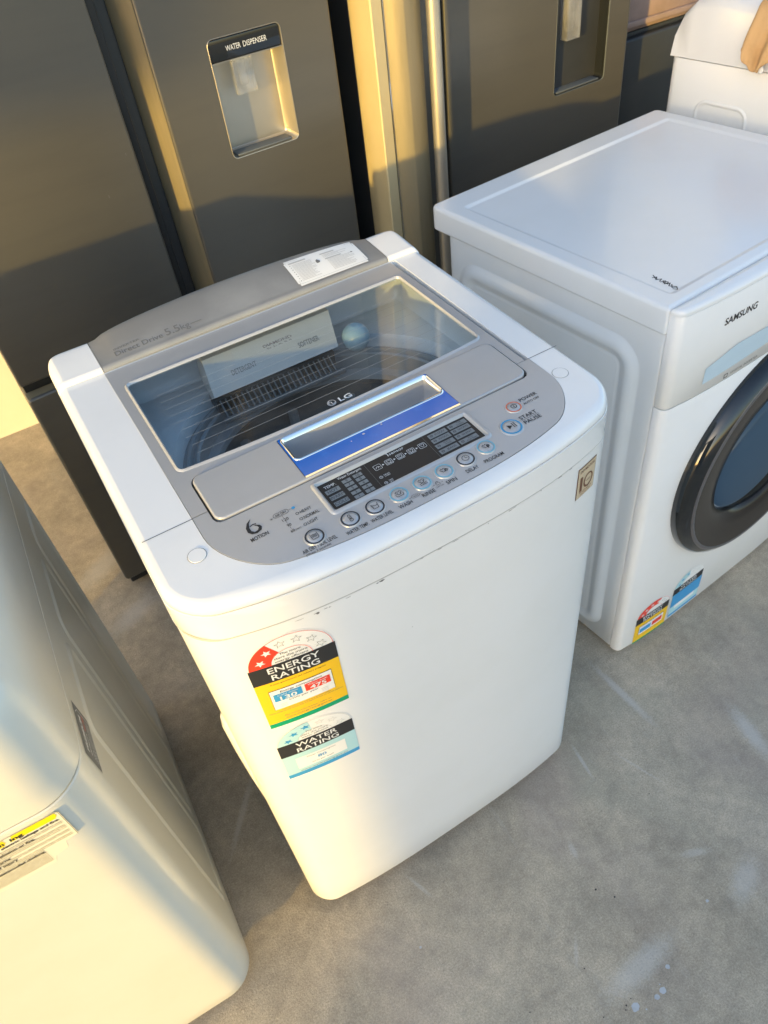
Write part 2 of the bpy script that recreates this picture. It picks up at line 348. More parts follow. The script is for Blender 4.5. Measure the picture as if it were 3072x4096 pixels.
# ================================================================== SETTING
g = MB('concrete'); g.add([(-40, -40, 0), (40, -40, 0), (40, 40, 0), (-40, 40, 0)], [(0, 1, 2, 3)], 'concrete', True)
gr = random.Random(11); GZ = [.0006]
def GF(u, v): return (u, v, GZ[0])
def gblot(u, v, ru, rv, m, ang=0, n=14, jag=.25):
    P = []
    for i in range(n):
        k = 1-jag*gr.random(); a = 2*math.pi*i/n; x, y = ru*k*math.cos(a), rv*k*math.sin(a); P.append((u+x*math.cos(ang)-y*math.sin(ang), v+x*math.sin(ang)+y*math.cos(ang)))
    GZ[0] += 3e-6; g.shape(P, GF, m)
for u, v, a in ((.421, -.368, .0042), (.391, -.387, .0058), (.377, -.389, .0050), (.340, -.381, .0075), (.106, -.132, .0024), (.393, -.379, .0012), (.352, -.392, .0014), (.546, -.334, .003)): gblot(u, v, a, a*.9, 'chalk')
for u, v, a in ((.406, -.221, .0022), (.424, -.247, .0020), (.31, -.30, .0014), (.33, -.372, .0018), (.325, -.376, .0013), (.342, -.369, .0012), (.29, -.365, .0012), (.60, -.15, .0013), (.20, -.30, .0012)): gblot(u, v, a, a*.8, 'pit')
fl = g.build('ground'); fl['kind'] = 'structure'
b = MB('wall'); b.box((-2.2, 1.83, 0), (3.2, 2.03, 3.2), 'wall')
tag(b.build('wall'), 'cream painted wall in low sun behind the fridges', 'wall')

# unseen blocker added towards the sun: its cut-out shapes light and shadow on the machines
def uv(t, u, z):       # t metres towards the sun, u metres to the left of the ray through the origin
    return (-.8412*t-.5407*u, -.5407*t+.8412*u, z)
b = MB('blocker_grey')
prof = [(-3.0, 0), (-.066, 0), (-.066, 2.6), (.47, 2.6), (.485, 2.08), (.505, 1.94), (.535, 1.85), (.58, 1.81), (.66, 1.80), (5.2, 1.80), (5.2, 0), (6.5, 0), (6.5, 2.75), (-3.0, 2.75)]
for tt in (5.2, 5.4): b.fill([[uv(tt, u, z) for u, z in prof]], 'blocker_grey', IDF, tt < 5.3)
b.loft([[uv(5.2, u, z) for u, z in prof], [uv(5.4, u, z) for u, z in prof]], 'blocker_grey', flat=True)
tag(fixn(b.build('sun_blocker')), 'unseen grey panel added to block the low sun, with a cut-out that shapes the shadows', 'wall')

# ================================================================== CENTRAL TOP-LOADING WASHING MACHINE
Z0, SL = .8613, .0440
def TP(p, h=0): return (p[0], p[1], Z0+SL*p[1]+(p[2] if len(p) > 2 else 0)+h)
def TF(h): return lambda u, v: (u, v, Z0+SL*v+h)
WX0, WX1, WYB = -.006, .538, .489
def bow(x, z):
    s = .016+(.037-.016)*min(max((z-.03)/.78, 0), 1); t = min(abs((x-.2675)/.27), 1)
    return .003-(.006*min(max((z-.03)/.78, 0), 1))-s*(1-t**3)
def wash_outline(z, r=(.034, .034, .022, .022), g=0.0):
    def f(d):
        out = []
        for x, y in rr(WX0-g, -g, WX1+g, WYB+g, r, d, n=8):
            wgt = max(0, 1-y/.12)
            out.append((x, y+bow(x, z)*wgt))
        return out
    return f
def yf(x, z):          # y of the front sheet at x, z
    r = .034; y = 0
    for e in (x-WX0, WX1-x):
        if e < r: y = r-math.sqrt(max(r*r-(r-e)**2, 0))
    return y+bow(x, z)*max(0, 1-y/.12)
wm = thing('washing_machine', 'white top-loading washer with silver control panel, glass lid and two rating labels on its front', 'washing machine')
b = MB('white')
lv = [(.030, .004), (.032, .001), (.036, 0), (.10, 0), (.3, 0), (.5, 0), (.7, 0), (.803, 0), (.8070, 0), (.8080, .0012), (.8080, .006)]
b.loft([[(x, y, z) for x, y in wash_outline(z)(d)] for z, d in lv], 'white', cap0=True, cap1=False)
# dirt marks, chips and a dent on the front sheet
def FF(off): return lambda u, v: (u, yf(u, v)-off, v)
rnd = random.Random(3)
def blot(mb, u, v, ru, rv, m, fr, n=9, jag=.45):
    P = [(u+ru*math.cos(2*math.pi*i/n)*(1-jag*rnd.random()), v+rv*math.sin(2*math.pi*i/n)*(1-jag*rnd.random())) for i in range(n)]
    mb.shape(P, fr, m)
for u, v, a, c_ in ((.191, .797, .0045, .0016), (.186, .7955, .002, .001), (.153, .795, .004, .0005), (.128, .790, .003, .0006), (.132, .7885, .002, .0005), (.117, .784, .003, .0005), (.24, .805, .003, .0004), (.262, .8045, .004, .0005),
                    (.282, .803, .006, .0004), (.355, .800, .0035, .0006), (.325, .7975, .0008, .0008), (.36, .8035, .005, .0004), (.43, .806, .0045, .0007), (.448, .8055, .003, .0006), (.10, .786, .006, .0003), (.40, .8035, .0009, .0009), (.22, .70, .0007, .0007)):
    blot(b, u, (.8052+(v-.797)*.25 if v > .75 else v), a, c_, 'inkgrey', FF(.0004))
blot(b, .119, .8015, .0020, .0020, 'inkgrey', FF(.0004), jag=.2)
fixn(b.build('cabinet', wm))
for x, y in ((.05, .05), (.485, .05), (.05, .44), (.485, .44)):
    b = MB('black'); b.loft([[(x+q*math.cos(a*math.pi/8), y+q*math.sin(a*math.pi/8), z) for a in range(16)] for z, q in ((0, .02), (.012, .021), (.016, .012), (.034, .012))], 'black', cap0=True); b.build('foot', wm)
b = MB('seam'); b.loft([[(x, y, z) for x, y in wash_outline(.81)(.0002)] for z in (.8070, .8115)], 'seam'); b.loft([[(x, y, z) for x, y in wash_outline(.84, (.040, .040, .024, .024), .0002)(0)] for z in (.8462, .8488)], 'seam'); b.build('seam_shade_ring', wm)  # grey rings put the shade of the two joints into colour
# white top cover: skirt, rim, and side margins around the silver insert
SIX0, SIX1 = .0545, .4905
def insert_outline(d=0, y1=.4085):
    out = []
    for x, y in rr(SIX0, .012, SIX1+.004, y1, (.058, .052, .001, .001), d, n=10):
        wgt = max(0, 1-max(y-.012, 0)/.08)
        t = min(abs((x-.2725)/.222), 1)
        out.append((x, y-.034*(1-t**3)*wgt))
    return out
b = MB('white_plastic')
def ol(g, z=.84, r=(.040, .040, .024, .024)): return wash_outline(z, r, g)
T = lambda z: (lambda p: (p[0], p[1], z))
rings = []
for z, g_, d in ((.8100, .0, .004), (.8100, .0012, .0010), (.8110, .0012, 0), (.830, .0012, 0), (.8460, .0012, 0), (.8466, .0010, .0004), (.8466, .0, .0022), (.8482, .0, .0022), (.8482, .0008, .0004)):
    rings.append([(x, y, z) for x, y in ol(g_)(d)])
b.loft(rings, 'white_plastic')
rings = [[(x, y, Z0-.012+SL*max(y, 0)*1.0+dz) for x, y in ol(.0006)(d)] for dz, d in ((0, 0),)]
R = .011; seg = 6
base = [(x, y, .8488) for x, y in ol(.0006)(0)]
rings = [base, [(x, y, Z0+SL*y-R-.001) for x, y in ol(.0006)(0)]]
for i in range(seg+1):
    a = math.pi/2*i/seg; d = R*(1-math.cos(a))
    rings.append([(x, y, Z0+SL*y-R+R*math.sin(a)) for x, y in ol(.0006)(d)])
b.loft(rings, 'white_plastic')
REAR = .4095
topl = [(p[0], p[1], 0) for p in rings[-1]]
# flat top with the insert hole, cut at the hinge line by a raised rear part
b.fill([topl, [(x, y, 0) for x, y in insert_outline()]], 'white_plastic', lambda p: TP(p, 0), True)
walls(b, insert_outline(), -.02, 0, 'white_plastic', lambda p: TP(p))
fixn(b.build('top_cover', wm))
# thin dark seams where the lid ends on the white margins
for a, c_ in (((.0005, .1005), (.0565, .1005)), ((.4925, .1045), (.5365, .1045))): b = MB('rubber'); b.stroke([a, c_], .0009, TF(.0003), 'rubber'); fixn(b.build('lid_seam', wm))
# raised rear cover: two white corners and the domed silver centre
def rearz(x, y):
    t = (x-.27)/.205; dome = max(0, 1-t*t)**.5 if abs(t) < 1 else 0
    k = min(max((y-.41)/.075, 0), 1)
    return Z0+SL*y+.0065+.004*math.sin(k*math.pi/2)+.0115*dome*math.sin(k*math.pi/2)
def rear_part(name, xa, xb, ra, rb, m):
    b = MB(m); nx, ny = 40, 14; gv = []; gf = []
    y0 = .4115
    def Y(x):      # rear edge with rounded outer corners
        y = WYB-.002
        if ra and x-xa < ra: y -= ra-math.sqrt(max(ra*ra-(ra-(x-xa))**2, 0))
        if rb and xb-x < rb: y -= rb-math.sqrt(max(rb*rb-(rb-(xb-x))**2, 0))
        t = (x-.27)/.205
        if abs(t) < 1: y += .010*(1-t*t)**.5
        return y
    for i in range(nx+1):
        x = xa+(xb-xa)*i/nx
        edge = min(x-xa if ra else 1, xb-x if rb else 1)
        for j in range(ny+5):
            if j < 4:      # front rounded nose
                a = math.pi/2*j/3; y = y0+.005*(1-math.sin(a)); z = rearz(x, y0+.005)-.007*(1-math.cos(math.pi/2-a)) if False else rearz(x, y0+.005)-.007*(1-math.sin(a))
                y = y0+.005*(1-math.cos(a))
            else:
                k = (j-4)/ny; y = y0+.005+(Y(x)-y0-.005)*k; z = rearz(x, y)
                if k > .8: z -= .010*((k-.8)/.2)**2.5
            e = max(0, 1-edge/.012); z -= .010*e**2.2
            gv.append((x, y, z))
        gv.append((x, Y(x)+.001, Z0-.02))
    n = ny+6
    for i in range(nx):
        for j in range(n-1): gf.append((i*n+j, (i+1)*n+j, (i+1)*n+j+1, i*n+j+1))
    b.add(gv, gf, m)
    return b
rear_part('rear_corner', WX0, SIX0-.0004, .024, 0, 'white_plastic').build('rear_corner', wm)
rear_part('rear_corner', SIX1-.006, WX1, 0, .024, 'white_plastic').build('rear_corner', wm)
rp = rear_part('rear_panel', SIX0+.0004, SIX1-.0068, 0, 0, 'silver_dusty').build('rear_panel', wm)
def RF(h): return lambda u, v: (u, v, rearz(u, v)+h)
b = MB('inkgrey')
b.text('Direct Drive', RF(.0005), .0775, .4235, 'inkgrey', w=.066, h=.0085, bold=.006)
b.text('INVERTER', RF(.0005), .0785, .4345, 'inkgrey', w=.036, h=.0036)
b.text('5.5', RF(.0005), .1480, .4235, 'inkgrey', w=.020, h=.0115, bold=.008)
b.text('kg', RF(.0005), .1695, .4235, 'inkgrey', w=.0125, h=.0095, bold=.004)
b.stroke([(.184, .4275), (.199, .4275)], .0010, RF(.0005), 'inkgrey')
b.build('lettering', rp)
b = MB('paper', 'lgrey', 'ink')
S0, S1, S2, S3 = .345, .458, .4185, .4735
for k in range(12): e_ = .002 if k in (0, 11) else 0; b.strip(S0+e_, S1-e_, 20, S2+(S3-S2)*k/12, S2+(S3-S2)*(k+1)/12, RF(.0009), 'paper')
b.stroke([(S0+.003, S2+.003), (S1-.003, S2+.003), (S1-.003, S3-.003), (S0+.003, S3-.003)], .0005, RF(.0014), 'lgrey', closed=True)
b.strip(S0+.006, S0+.033, 4, S3-.010, S3-.007, RF(.0014), 'lgrey'); b.strip(S0+.056, S0+.079, 4, S3-.011, S3-.0085, RF(.0014), 'lgrey'); b.strip(S0+.058, S0+.084, 4, S3-.024, S3-.0215, RF(.0014), 'lgrey')
for k in range(15):
    vv = S3-.0135-k*.0024
    if vv < S2+.005: break
    b.stroke([(S0+.009, vv), (S0+.030+.012*rnd.random(), vv)], .0007, RF(.0014), 'lgrey')
    if k > 4: b.stroke([(S0+.060, vv), (S0+.085+.018*rnd.random(), vv)], .0007, RF(.0014), 'lgrey')
    elif k < 3: b.stroke([(S0+.058, vv), (S0+.080+.018*rnd.random(), vv)], .0007, RF(.0014), 'lgrey')
    if k % 2 == 0: blot(b, S0+.0062, vv, .0008, .0008, 'ink', RF(.0014))
blot(b, S0+.046, S3-.022, .004, .005, 'inkgrey', RF(.0014)); blot(b, S0+.1, S3-.025, .0022, .0016, 'inkgrey', RF(.0014))
b.build('care_label', wm)
# lid: silver frame with the window hole
GX0, GX1, GY0, GY1 = .0700, .4730, .1760, .3675
lid_out = lambda d=0: [(x, y) for x, y in rr(SIX0+.0006, .1010, SIX1-.0026, .4080, .0012, d, n=3)]
def wbow(P): return [(x, y-.0085*(1-((x-.2715)/.2015)**2)*max(0, 1-(y-GY0)/.02) if y < GY0+.02 else y) for x, y in P]
win = wbow(rr(GX0, GY0, GX1, GY1, .006, 0, n=5))
notch = rr(.0725, .060, .4757, .1585, .012, 0, n=6)
b = MB('silver')
def lidpoly():
    # frame outline with the front cut back round the grip panel
    P = [(SIX0+.0006, .1012)] + [(.0722, .1012)] + [(.0722, .146), (.0735, .1515), (.077, .1560), (.083, .1580), (.463, .1620), (.4700, .1605), (.4745, .1560), (.4757, .150), (.4757, .1045), (SIX1-.0026, .1045), (SIX1-.0050, .4080), (SIX0-.0006, .4080)]
    return P
LP = lidpoly()
def grow(P, d): return P
b.fill([[(x, y, 0) for x, y in LP], [(x, y, 0) for x, y in win]], 'silver', lambda p: TP(p, .0006), True)
b.loft([[(x, y, .0006) for x, y in LP], [(x, y, -.012) for x, y in LP]], 'silver', TP)
# raised inner lip round the window
def wr(d): return wbow(rr(GX0, GY0, GX1, GY1, .006, d, n=5))
b.loft([[(x, y, h) for x, y in wr(d)] for d, h in ((-.0035, .0006), (-.0022, .0022), (-.0010, .0026), (0, .0018), (.0008, -.0012))], 'silver', TP)
lid = fixn(b.build('lid', wm))
b = MB('glass'); P = wbow(rr(GX0+.0002, GY0+.0002, GX1-.0002, GY1-.0002, .006, 0, n=5))
b.shape(P, TF(-.0008), 'glass'); gl = b.build('lid_glass', lid)
b = MB('inkwhite', 'lgrey')
for i in range(9):
    y = .3225-i*.0161; b.stroke([(.094+.0004*i, y), (.441+.0004*i, y+.003)], .00045, TF(-.0003), 'line')
b.text('LG', TF(-.0003), .2712, .1745, 'inkwhite', w=.0170, h=.0075, bold=.02)
b.shape(circ(.2616, .1783, .0055, 24), TF(-.0003), 'lgrey', [circ(.2616, .1783, .0048, 24)])
b.stroke([(.2616, .1805), (.2616, .1762), (.2636, .1762)], .0008, TF(-.0003), 'inkwhite'); b.shape(circ(.2595, .1795, .0007, 8), TF(-.0003), 'inkwhite')
b.stroke(circ(.2616, .1783, .0040, 18, math.pi*.6, math.pi*1.95), .0007, TF(-.0003), 'inkwhite')
b.text('DIAMOND', TF(-.0003), .2446, .3315, 'inkgrey', w=.0415, h=.0058, bold=.03)
b.text('G L A S S', TF(-.0003), .2470, .3255, 'inkgrey', w=.036, h=.0030, bold=.02)
b.text('Tempered Glass', TF(-.0003), .4240, .2120, 'lgrey', w=.026, h=.0022)
b.build('glass_print', lid)
# grip panel in front of the window
def gpo(d=0):
    out = []
    for x, y in rr(.0745, .0800, .4738, .1565, (.010, .012, .010, .010), d, n=6):
        out.append((x, y+.004*((x-.0745)/.4)*(1 if y > .12 else 0)*((y-.12)/.0365 if y > .12 else 0)-.0018*(1-((x-.274)/.2)**2)*(1 if y < .1 else 0)))
    return out
cav = rr(.1828, .1120, .3728, .1500, .004, 0, n=4)
b = MB('silver')
midhole = rr(.1772, .0790, .3775, .1535, .002, 0, n=3)
solid(b, gpo, -.004, .0030, 0, .0022, 'silver', TP, holes=[[(x, y) for x, y in rr(.1772, .0812, .3775, .1535, .0025, 0, n=3)]], cap0=False)
grip = b.build('grip_panel', lid)
# dark gap around it
b = MB('black'); b.shape(rr(.0725, .0775, .4757, .1600, .012, 0, n=6), TF(-.0035), 'black', [cav]); b.build('panel_gap', lid)
b = MB('chrome', 'blue', 'silver', 'blackgloss')
def band(mb, o, i, h0, h1, m):
    mb.loft([[(x, y, h0) for x, y in o], [(x, y, h1) for x, y in i]], m, TP)
A = lambda d: rr(.1778, .0818, .3769, .1530, .0025, d, n=4); B = lambda d: rr(.1828, .1120, .3728, .1500, .004, d, n=4)
b.fill([[(x, y, 0) for x, y in A(0)], [(x, y, 0) for x, y in B(-.0035)]], 'blue', lambda p: TP(p, .0034), True)
b.loft([[(x, y, h) for x, y in B(d)] for d, h in ((-.0035, .0034), (-.0032, .0042), (-.0022, .0048), (-.0012, .0046), (0, .0030), (.0012, .0002))], 'chrome', TP)
b.loft([[(x, y, h) for x, y in B(d)] for d, h in ((.0012, .0002), (.0020, -.010), (.0035, -.024), (.0060, -.027))], 'silver', TP)
b.shape(B(.0060), TF(-.027), 'silver')
b.strip(.1778, .3769, 10, .0800, .0828, TF(.0036), 'chrome')
for u, v, s_ in ((.262, .1035, .0022), (.286, .1050, .0018), (.287, .1072, .0012), (.245, .1010, .0010)): blot(b, u, v, s_, s_*.7, 'lgrey', TF(.0038))
fixn(b.build('grip_handle', lid))
# control panel
b = MB('silver')
def cpo(d=0):
    out = []
    for x, y in insert_outline(.0006+d, .1003): out.append((x, y))
    return out
b.fill([[(x, y, 0) for x, y in cpo()], ], 'silver', lambda p: TP(p, .0006) if not (.0722 < p[0] < .4757 and p[1] > .0775) else TP(p, -.006), True)
b = MB('silver')
cp = cpo(); front = [p for p in cp if p[1] < .0995]
# outline: along the front, then back edge notched round the grip panel
xs = sorted(cp, key=lambda q: math.atan2(q[1]-.05, q[0]-.27))
path = [p for p in cp]
i0 = min(range(len(path)), key=lambda i: (path[i][0]-SIX0)**2+(path[i][1]-.1003)**2)
path = path[i0:]+path[:i0]
path = [p for p in path if p[1] < .0985]
outl = [(SIX0+.0006, .1000)]+path+[(SIX1+.0034-.0006, .1035), (.4757, .1040), (.4757, .088), (.4745, .0835), (.471, .0795), (.465, .0775), (.274, .0758), (.083, .0775), (.0775, .0785), (.0740, .0815), (.0722, .087), (.0722, .1000)]
disp = rr(.1812, .0228, .3705, .0664, .003, 0, n=3)
b.fill([[(x, y, 0) for x, y in outl], [(x, y, 0) for x, y in disp]], 'silver', lambda p: TP(p, .0006), True)
b.loft([[(x, y, .0006) for x, y in outl], [(x, y, -.010) for x, y in outl]], 'silver', TP)
DO = lambda d: rr(.1765, .0185, .3752, .0708, .005, d, n=4)
b.loft([[(x, y, h) for x, y in DO(d)] for d, h in ((-.0012, .0006), (0, .0022), (.0010, .0028), (.0030, .0026), (.0045, .0010), (.0052, -.0010))], 'silver', TP)
cpan = fixn(b.build('control_panel', wm))
b = MB('screen', 'keygrey', 'ink', 'inkwhite', 'inkgrey')
b.shape(rr(.1805, .0222, .3712, .0670, .003, 0, n=3), TF(-.0008), 'screen')
D = TF(-.0004); D2 = TF(-.0001)
b.stroke([(.2380, .0228), (.2385, .0658)], .0003, D, 'inkgrey'); b.stroke([(.3118, .0228), (.3128, .0658)], .0003, D, 'inkgrey')
b.text('TEMP.', D, .1868, .0565, 'inkwhite', w=.0135, h=.0040); b.text('Water-Detergent', D, .2050, .0605, 'inkwhite', w=.0285, h=.0036)
for s_, v in (('HOT', .0505), ('WARM', .0408), ('COLD', .0310)):
    b.strip(.1848, .2012, 1, v-.0032, v+.0032, D, 'keygrey'); b.text(s_, D2, .1930, v, 'ink', h=.0040, centre=True)
for col, L in ((.2119, ((9, .0548), (7, .0486), (5, .0418), (3, .0345), (1, .0276))), (.2254, ((10, .0552), (8, .0487), (6, .0420), (4, .0350), (2, .0283)))):
    for n_, v in L:
        b.strip(col-.0052, col+.0052, 1, v-.0024, v+.0024, D, 'keygrey'); b.text(str(n_), D2, col, v, 'ink', h=.0036, centre=True)
for s_, u, v in (('FUZZY', .3300, .0588), ('WOOL', .3292, .0501), ('QUICK\nWASH', .3280, .0407), ('JEANS', .3268, .0312), ('TUB\nCLEAN', .3562, .0588), ('FAVORITE', .3550, .0501), ('SILENT', .3538, .0407), ('ECO\nCOTTON', .3526, .0312)):
    b.strip(u-.0118, u+.0118, 1, v-.0034, v+.0034, D, 'keygrey')
    tt = s_.split('\n')
    for q, t_ in enumerate(tt): b.text(t_, D2, u+.0030, v+(0 if len(tt) == 1 else (.0016 if q == 0 else -.0016)), 'ink', h=.0030 if len(tt) == 1 else .0021, w=.013 if len(t_) > 6 else None, centre=True)
    b.stroke(circ(u-.0080, v, .0017, 6), .0005, D2, 'ink', closed=True); b.stroke([(u-.0095, v-.0002), (u-.0066, v+.0003)], .0005, D2, 'ink')
b.text('sensor', D, .2690, .0606, 'inkwhite', w=.0185, h=.0040); b.stroke([(.2663, .0645), (.2675, .0650), (.2673, .0603)], .0007, D, 'inkwhite')
for i, u in enumerate((.2489, .2631, .2774, .2916, .3058)):
    b.stroke(rr(u-.0042, .0487, u+.0042, .0563, .001, 0, n=2, step=1), .0004, D, 'inkwhite', closed=True)
    if i == 0: b.stroke(circ(u, .0510, .0024, 10, 0, math.pi), .0005, D, 'inkwhite'); b.stroke([(u, .0510), (u+.001, .0527)], .0005, D, 'inkwhite')
    else:
        b.stroke([(u-.0026, .0548), (u-.0012, .0552), (u, .0542), (u+.0012, .0552), (u+.0026, .0548), (u+.0022, .0532), (u+.0014, .0532), (u+.0014, .0508), (u-.0014, .0508), (u-.0014, .0532), (u-.0022, .0532)], .0004, D, 'inkwhite', closed=True)
        if i < 4: b.stroke([(u-.0030, .0520), (u-.0030, .0500), (u+.0030, .0500), (u+.0030, .0520)], .0004, D, 'inkwhite')
    if i < 4: b.shape([(u+.0060, .0512), (u+.0083, .0525), (u+.0060, .0538)], D, 'inkwhite')
for v, a_, c_ in ((.0372, 'DELAY', 'START'), (.0272, 'TIME', 'LEFT')):
    b.stroke(circ(.2442, v, .0018, 12), .0004, D, 'inkwhite', closed=True); b.stroke([(.2442, v+.0012), (.2442, v), (.2452, v)], .0004, D, 'inkwhite')
    b.text(a_, D, .2480, v+.0003, 'inkwhite', h=.0017); b.text(c_, D, .2480, v-.0021, 'inkwhite', h=.0017)
b.build('display', cpan)
K = TF(.0010)
b = MB('ink', 'inkgrey')
LT = [('AIR DRY / SOIL LEVEL', .1280, -.0102, .0375, .0050), ('(*Press 3 seconds)', .1290, -.0142, .0270, .0026), ('WATER TEMP.', .1748, -.0140, .0252, .0048), ('WATER LEVEL', .2030, -.0141, .0250, .0048), ('WASH', .2355, -.0145, .0155, .0050),
      ('RINSE', .2636, -.0147, .0152, .0050), ('SPIN', .2936, -.0140, .0125, .0050), ('DELAY', .3195, -.0128, .0152, .0050), ('PROGRAM', .3434, -.0120, .0245, .0050),
      ('POWER', .4350, .0455, .0240, .0050), ('AUTO OFF', .4350, .0388, .0222, .0034), ('START', .4157, .0205, .0230, .0055), ('PAUSE', .4157, .0118, .0225, .0055),
      ('HEAVY', .1505, .0402, .0125, .0042), ('NORMAL', .1503, .0312, .0172, .0042), ('LIGHT', .1502, .0222, .0112, .0042), ('AIR DRY', .1268, .0503, .0128, .0034),
      ('120', .1302, .0403, .0068, .0038), ('90', .1312, .0313, .0044, .0038), ('60', .1308, .0222, .0044, .0038), ('(min.)', .1360, .0226, .0060, .0022), ('*', .1205, .0475, .0026, .0040), ('MOTION', .0928, .0342, .0192, .0050)]
for s_, u, v, w_, h_ in LT:
    if u >= .40: b.text(s_, K, u, v, 'ink', w=w_, h=h_, bold=.006)
b.stroke([(.4157, .0190), (.4385, .0190)], .0004, K, 'ink'); b.build('power_lettering', cpan)
b = MB('ink', 'inkgrey')
for s_, u, v, w_, h_ in LT:
    if u < .40 and v < 0: b.text(s_, K, u, v, 'ink', w=w_, h=h_, bold=.006)
b.stroke(rr(.2838, -.0085, .2882, -.0055, .0005, 0, n=1, step=1), .0004, K, 'ink', closed=True); b.stroke(circ(.2860, -.0050, .0014, 8, 0, math.pi), .0005, K, 'ink'); b.text('Child Lock', K, .2810, -.0118, 'ink', w=.0100, h=.0020)
b.stroke(rr(.2535, -.0098, .2625, -.0055, .002, 0, n=3, step=1), .0003, K, 'ink', closed=True); b.text('Tub Dry', K, .2548, -.0088, 'ink', w=.0065, h=.0022)
for a_, c_ in (((.2505, -.0077), (.2530, -.0077)), ((.2630, -.0077), (.2650, -.0077)), ((.2800, -.0070), (.2820, -.0070)), ((.2900, -.0070), (.2920, -.0070))): b.stroke([a_, c_], .0004, K, 'ink')
b.build('button_lettering', cpan)
b = MB('ink', 'inkgrey')
for s_, u, v, w_, h_ in LT:
    if u < .40 and v > 0: b.text(s_, K, u, v, 'ink', w=w_, h=h_, bold=.012 if s_ == 'MOTION' else .004)
b.stroke(rr(.1248, .0490, .1415, .0550, .003, 0, n=4, step=1), .0004, K, 'ink', closed=True)
b.stroke([(.1330, .0488), (.1330, .0450)], .0003, K, 'ink'); b.stroke([(.1330, .0400), (.1330, .0362)], .0003, K, 'ink'); b.stroke([(.1330, .0310), (.1330, .0270)], .0003, K, 'ink')
b.stroke([(.1417, .0520), (.1455, .0520)], .0003, K, 'ink')
for v in (.0423, .0333, .0243): b.stroke(circ(.1473, v, .0016, 12), .0005, K, 'ink', closed=True)
# swirl numeral 6
b.shape([(.1045, .0640), (.0985, .0600), (.0950, .0540), (.0945, .0480), (.0975, .0435), (.1025, .0420), (.1080, .0440), (.1100, .0480), (.1090, .0510), (.1055, .0535), (.1035, .0535), (.1060, .0515), (.1068, .0485), (.1045, .0455), (.1010, .0450), (.0985, .0480), (.0985, .0530), (.1005, .0590)], K, 'ink')
b.stroke([(.1000, .0545), (.1030, .0555), (.1062, .0548)], .0012, K, 'ink')
b.build('lettering', cpan)
b = MB('lblue'); b.shape(circ(.1474, .0518, .0019, 14), TF(.0012), 'lblue'); b.build('indicator', cpan)
# buttons
def icon(mb, kind, u, v, s, fr):
    st = lambda P, w_=.0006: mb.stroke([(u+a*s, v+c_*s) for a, c_ in P], w_, fr, 'ink')
    shirt = [(-.9, .35), (-.35, .75), (-.15, .5), (.15, .5), (.35, .75), (.9, .35), (.6, -.05), (.4, .1), (.4, -.5), (-.4, -.5), (-.4, .1), (-.6, -.05), (-.9, .35)]
    if kind == 'soil': st([(-.7, .7), (-.7, -.6), (-.5, -.8), (.5, -.8), (.7, -.6), (.7, .7)]); [st([(-.5, q), (-.15, q+.15), (.15, q-.05), (.5, q+.1)]) for q in (.3, 0, -.3)]
    elif kind == 'temp': st([(.25, -.35), (.25, .8), (-.05, .9), (-.25, .7), (-.25, -.35)]); mb.stroke(circ(u, v-.6*s, .35*s, 12), .0006, fr, 'ink', closed=True); st([(0, -.5), (0, .4)])
    elif kind == 'level': st([(-.7, .6), (-.55, -.7), (.55, -.7), (.7, .6)]); st([(-.6, .1), (-.2, .2), (.2, 0), (.6, .1)]); st([(-.6, .4), (-.35, .4)]); st([(-.55, -.2), (-.3, -.2)])
    elif kind == 'wash': st([(a*.8, c_*.8+.1) for a, c_ in shirt]); st([(-.85, -.1), (-.7, -.75), (.7, -.75), (.85, -.1)])
    elif kind == 'rinse': st([(a*.8, c_*.8+.15) for a, c_ in shirt]); st([(-.8, -.55), (-.3, -.35), (.2, -.6), (.8, -.4)]); st([(-.8, -.85), (.8, -.85)])
    elif kind == 'spin': st([(a*.75-.2, c_*.8) for a, c_ in shirt]); st([(.45+.4*math.cos(t)*(1-t/12), -.2+.4*math.sin(t)*(1-t/12)) for t in [i*.7 for i in range(13)]])
    elif kind == 'delay': mb.stroke(circ(u, v, .75*s, 18), .0006, fr, 'ink', closed=True); st([(0, .5), (0, 0), (.4, -.1)])
    elif kind == 'prog': st([(a*.75-.15, c_*.8) for a, c_ in shirt]); mb.text('P', fr, u+.15*s, v-.75*s, 'ink', h=.9*s, bold=.04)
    elif kind == 'start':
        mb.shape([(u-.75*s, v-.6*s), (u+.15*s, v), (u-.75*s, v+.6*s)], fr, 'ink'); st([(.35, -.6), (.35, .6)], .0010); st([(.75, -.6), (.75, .6)], .0010)
    elif kind == 'power': mb.stroke(circ(u, v, .7*s, 18), .0008, fr, 'ink', closed=True); st([(0, -.3), (0, .3)], .0010)
for u, v, r_, kd, ring in ((.1472, .0040, .0098, 'soil', 'ink'), (.1877, .0037, .0098, 'temp', 'ink'), (.2162, .0032, .0098, 'level', 'ink'), (.2452, .0034, .0098, 'wash', 'cyanring'), (.2734, .0036, .0098, 'rinse', 'cyanring'),
                           (.3015, .0042, .0098, 'spin', 'cyanring'), (.3301, .0060, .0098, 'delay', 'ink'), (.3583, .0081, .0098, 'prog', 'cyanring'), (.4000, .0174, .0118, 'start', 'bluering'), (.4227, .0425, .0088, 'power', 'redring')):
    b = MB('silver', ring, 'paper', 'ink'); C = lambda q, h: [(x, y, h) for x, y in circ(u, v, q, 32)]
    b.loft([C(r_*1.16, .0006), C(r_*1.10, .0018), C(r_*1.02, .0018)], 'chrome' if False else 'silver', TP)
    b.loft([C(r_*1.02, .0018), C(r_*.94, .0022), C(r_*.86, .0018)], ring, TP)
    b.loft([C(r_*.86, .0018), C(r_*.83, .0012), C(r_*.78, .0020), C(r_*.55, .0024)], 'silver', TP); b.shape(circ(u, v, r_*.55, 32), TF(.0024), 'silver')
    icon(b, kd, u, v, r_*.52, TF(.0027))
    b.build('button', cpan, smooth=60)
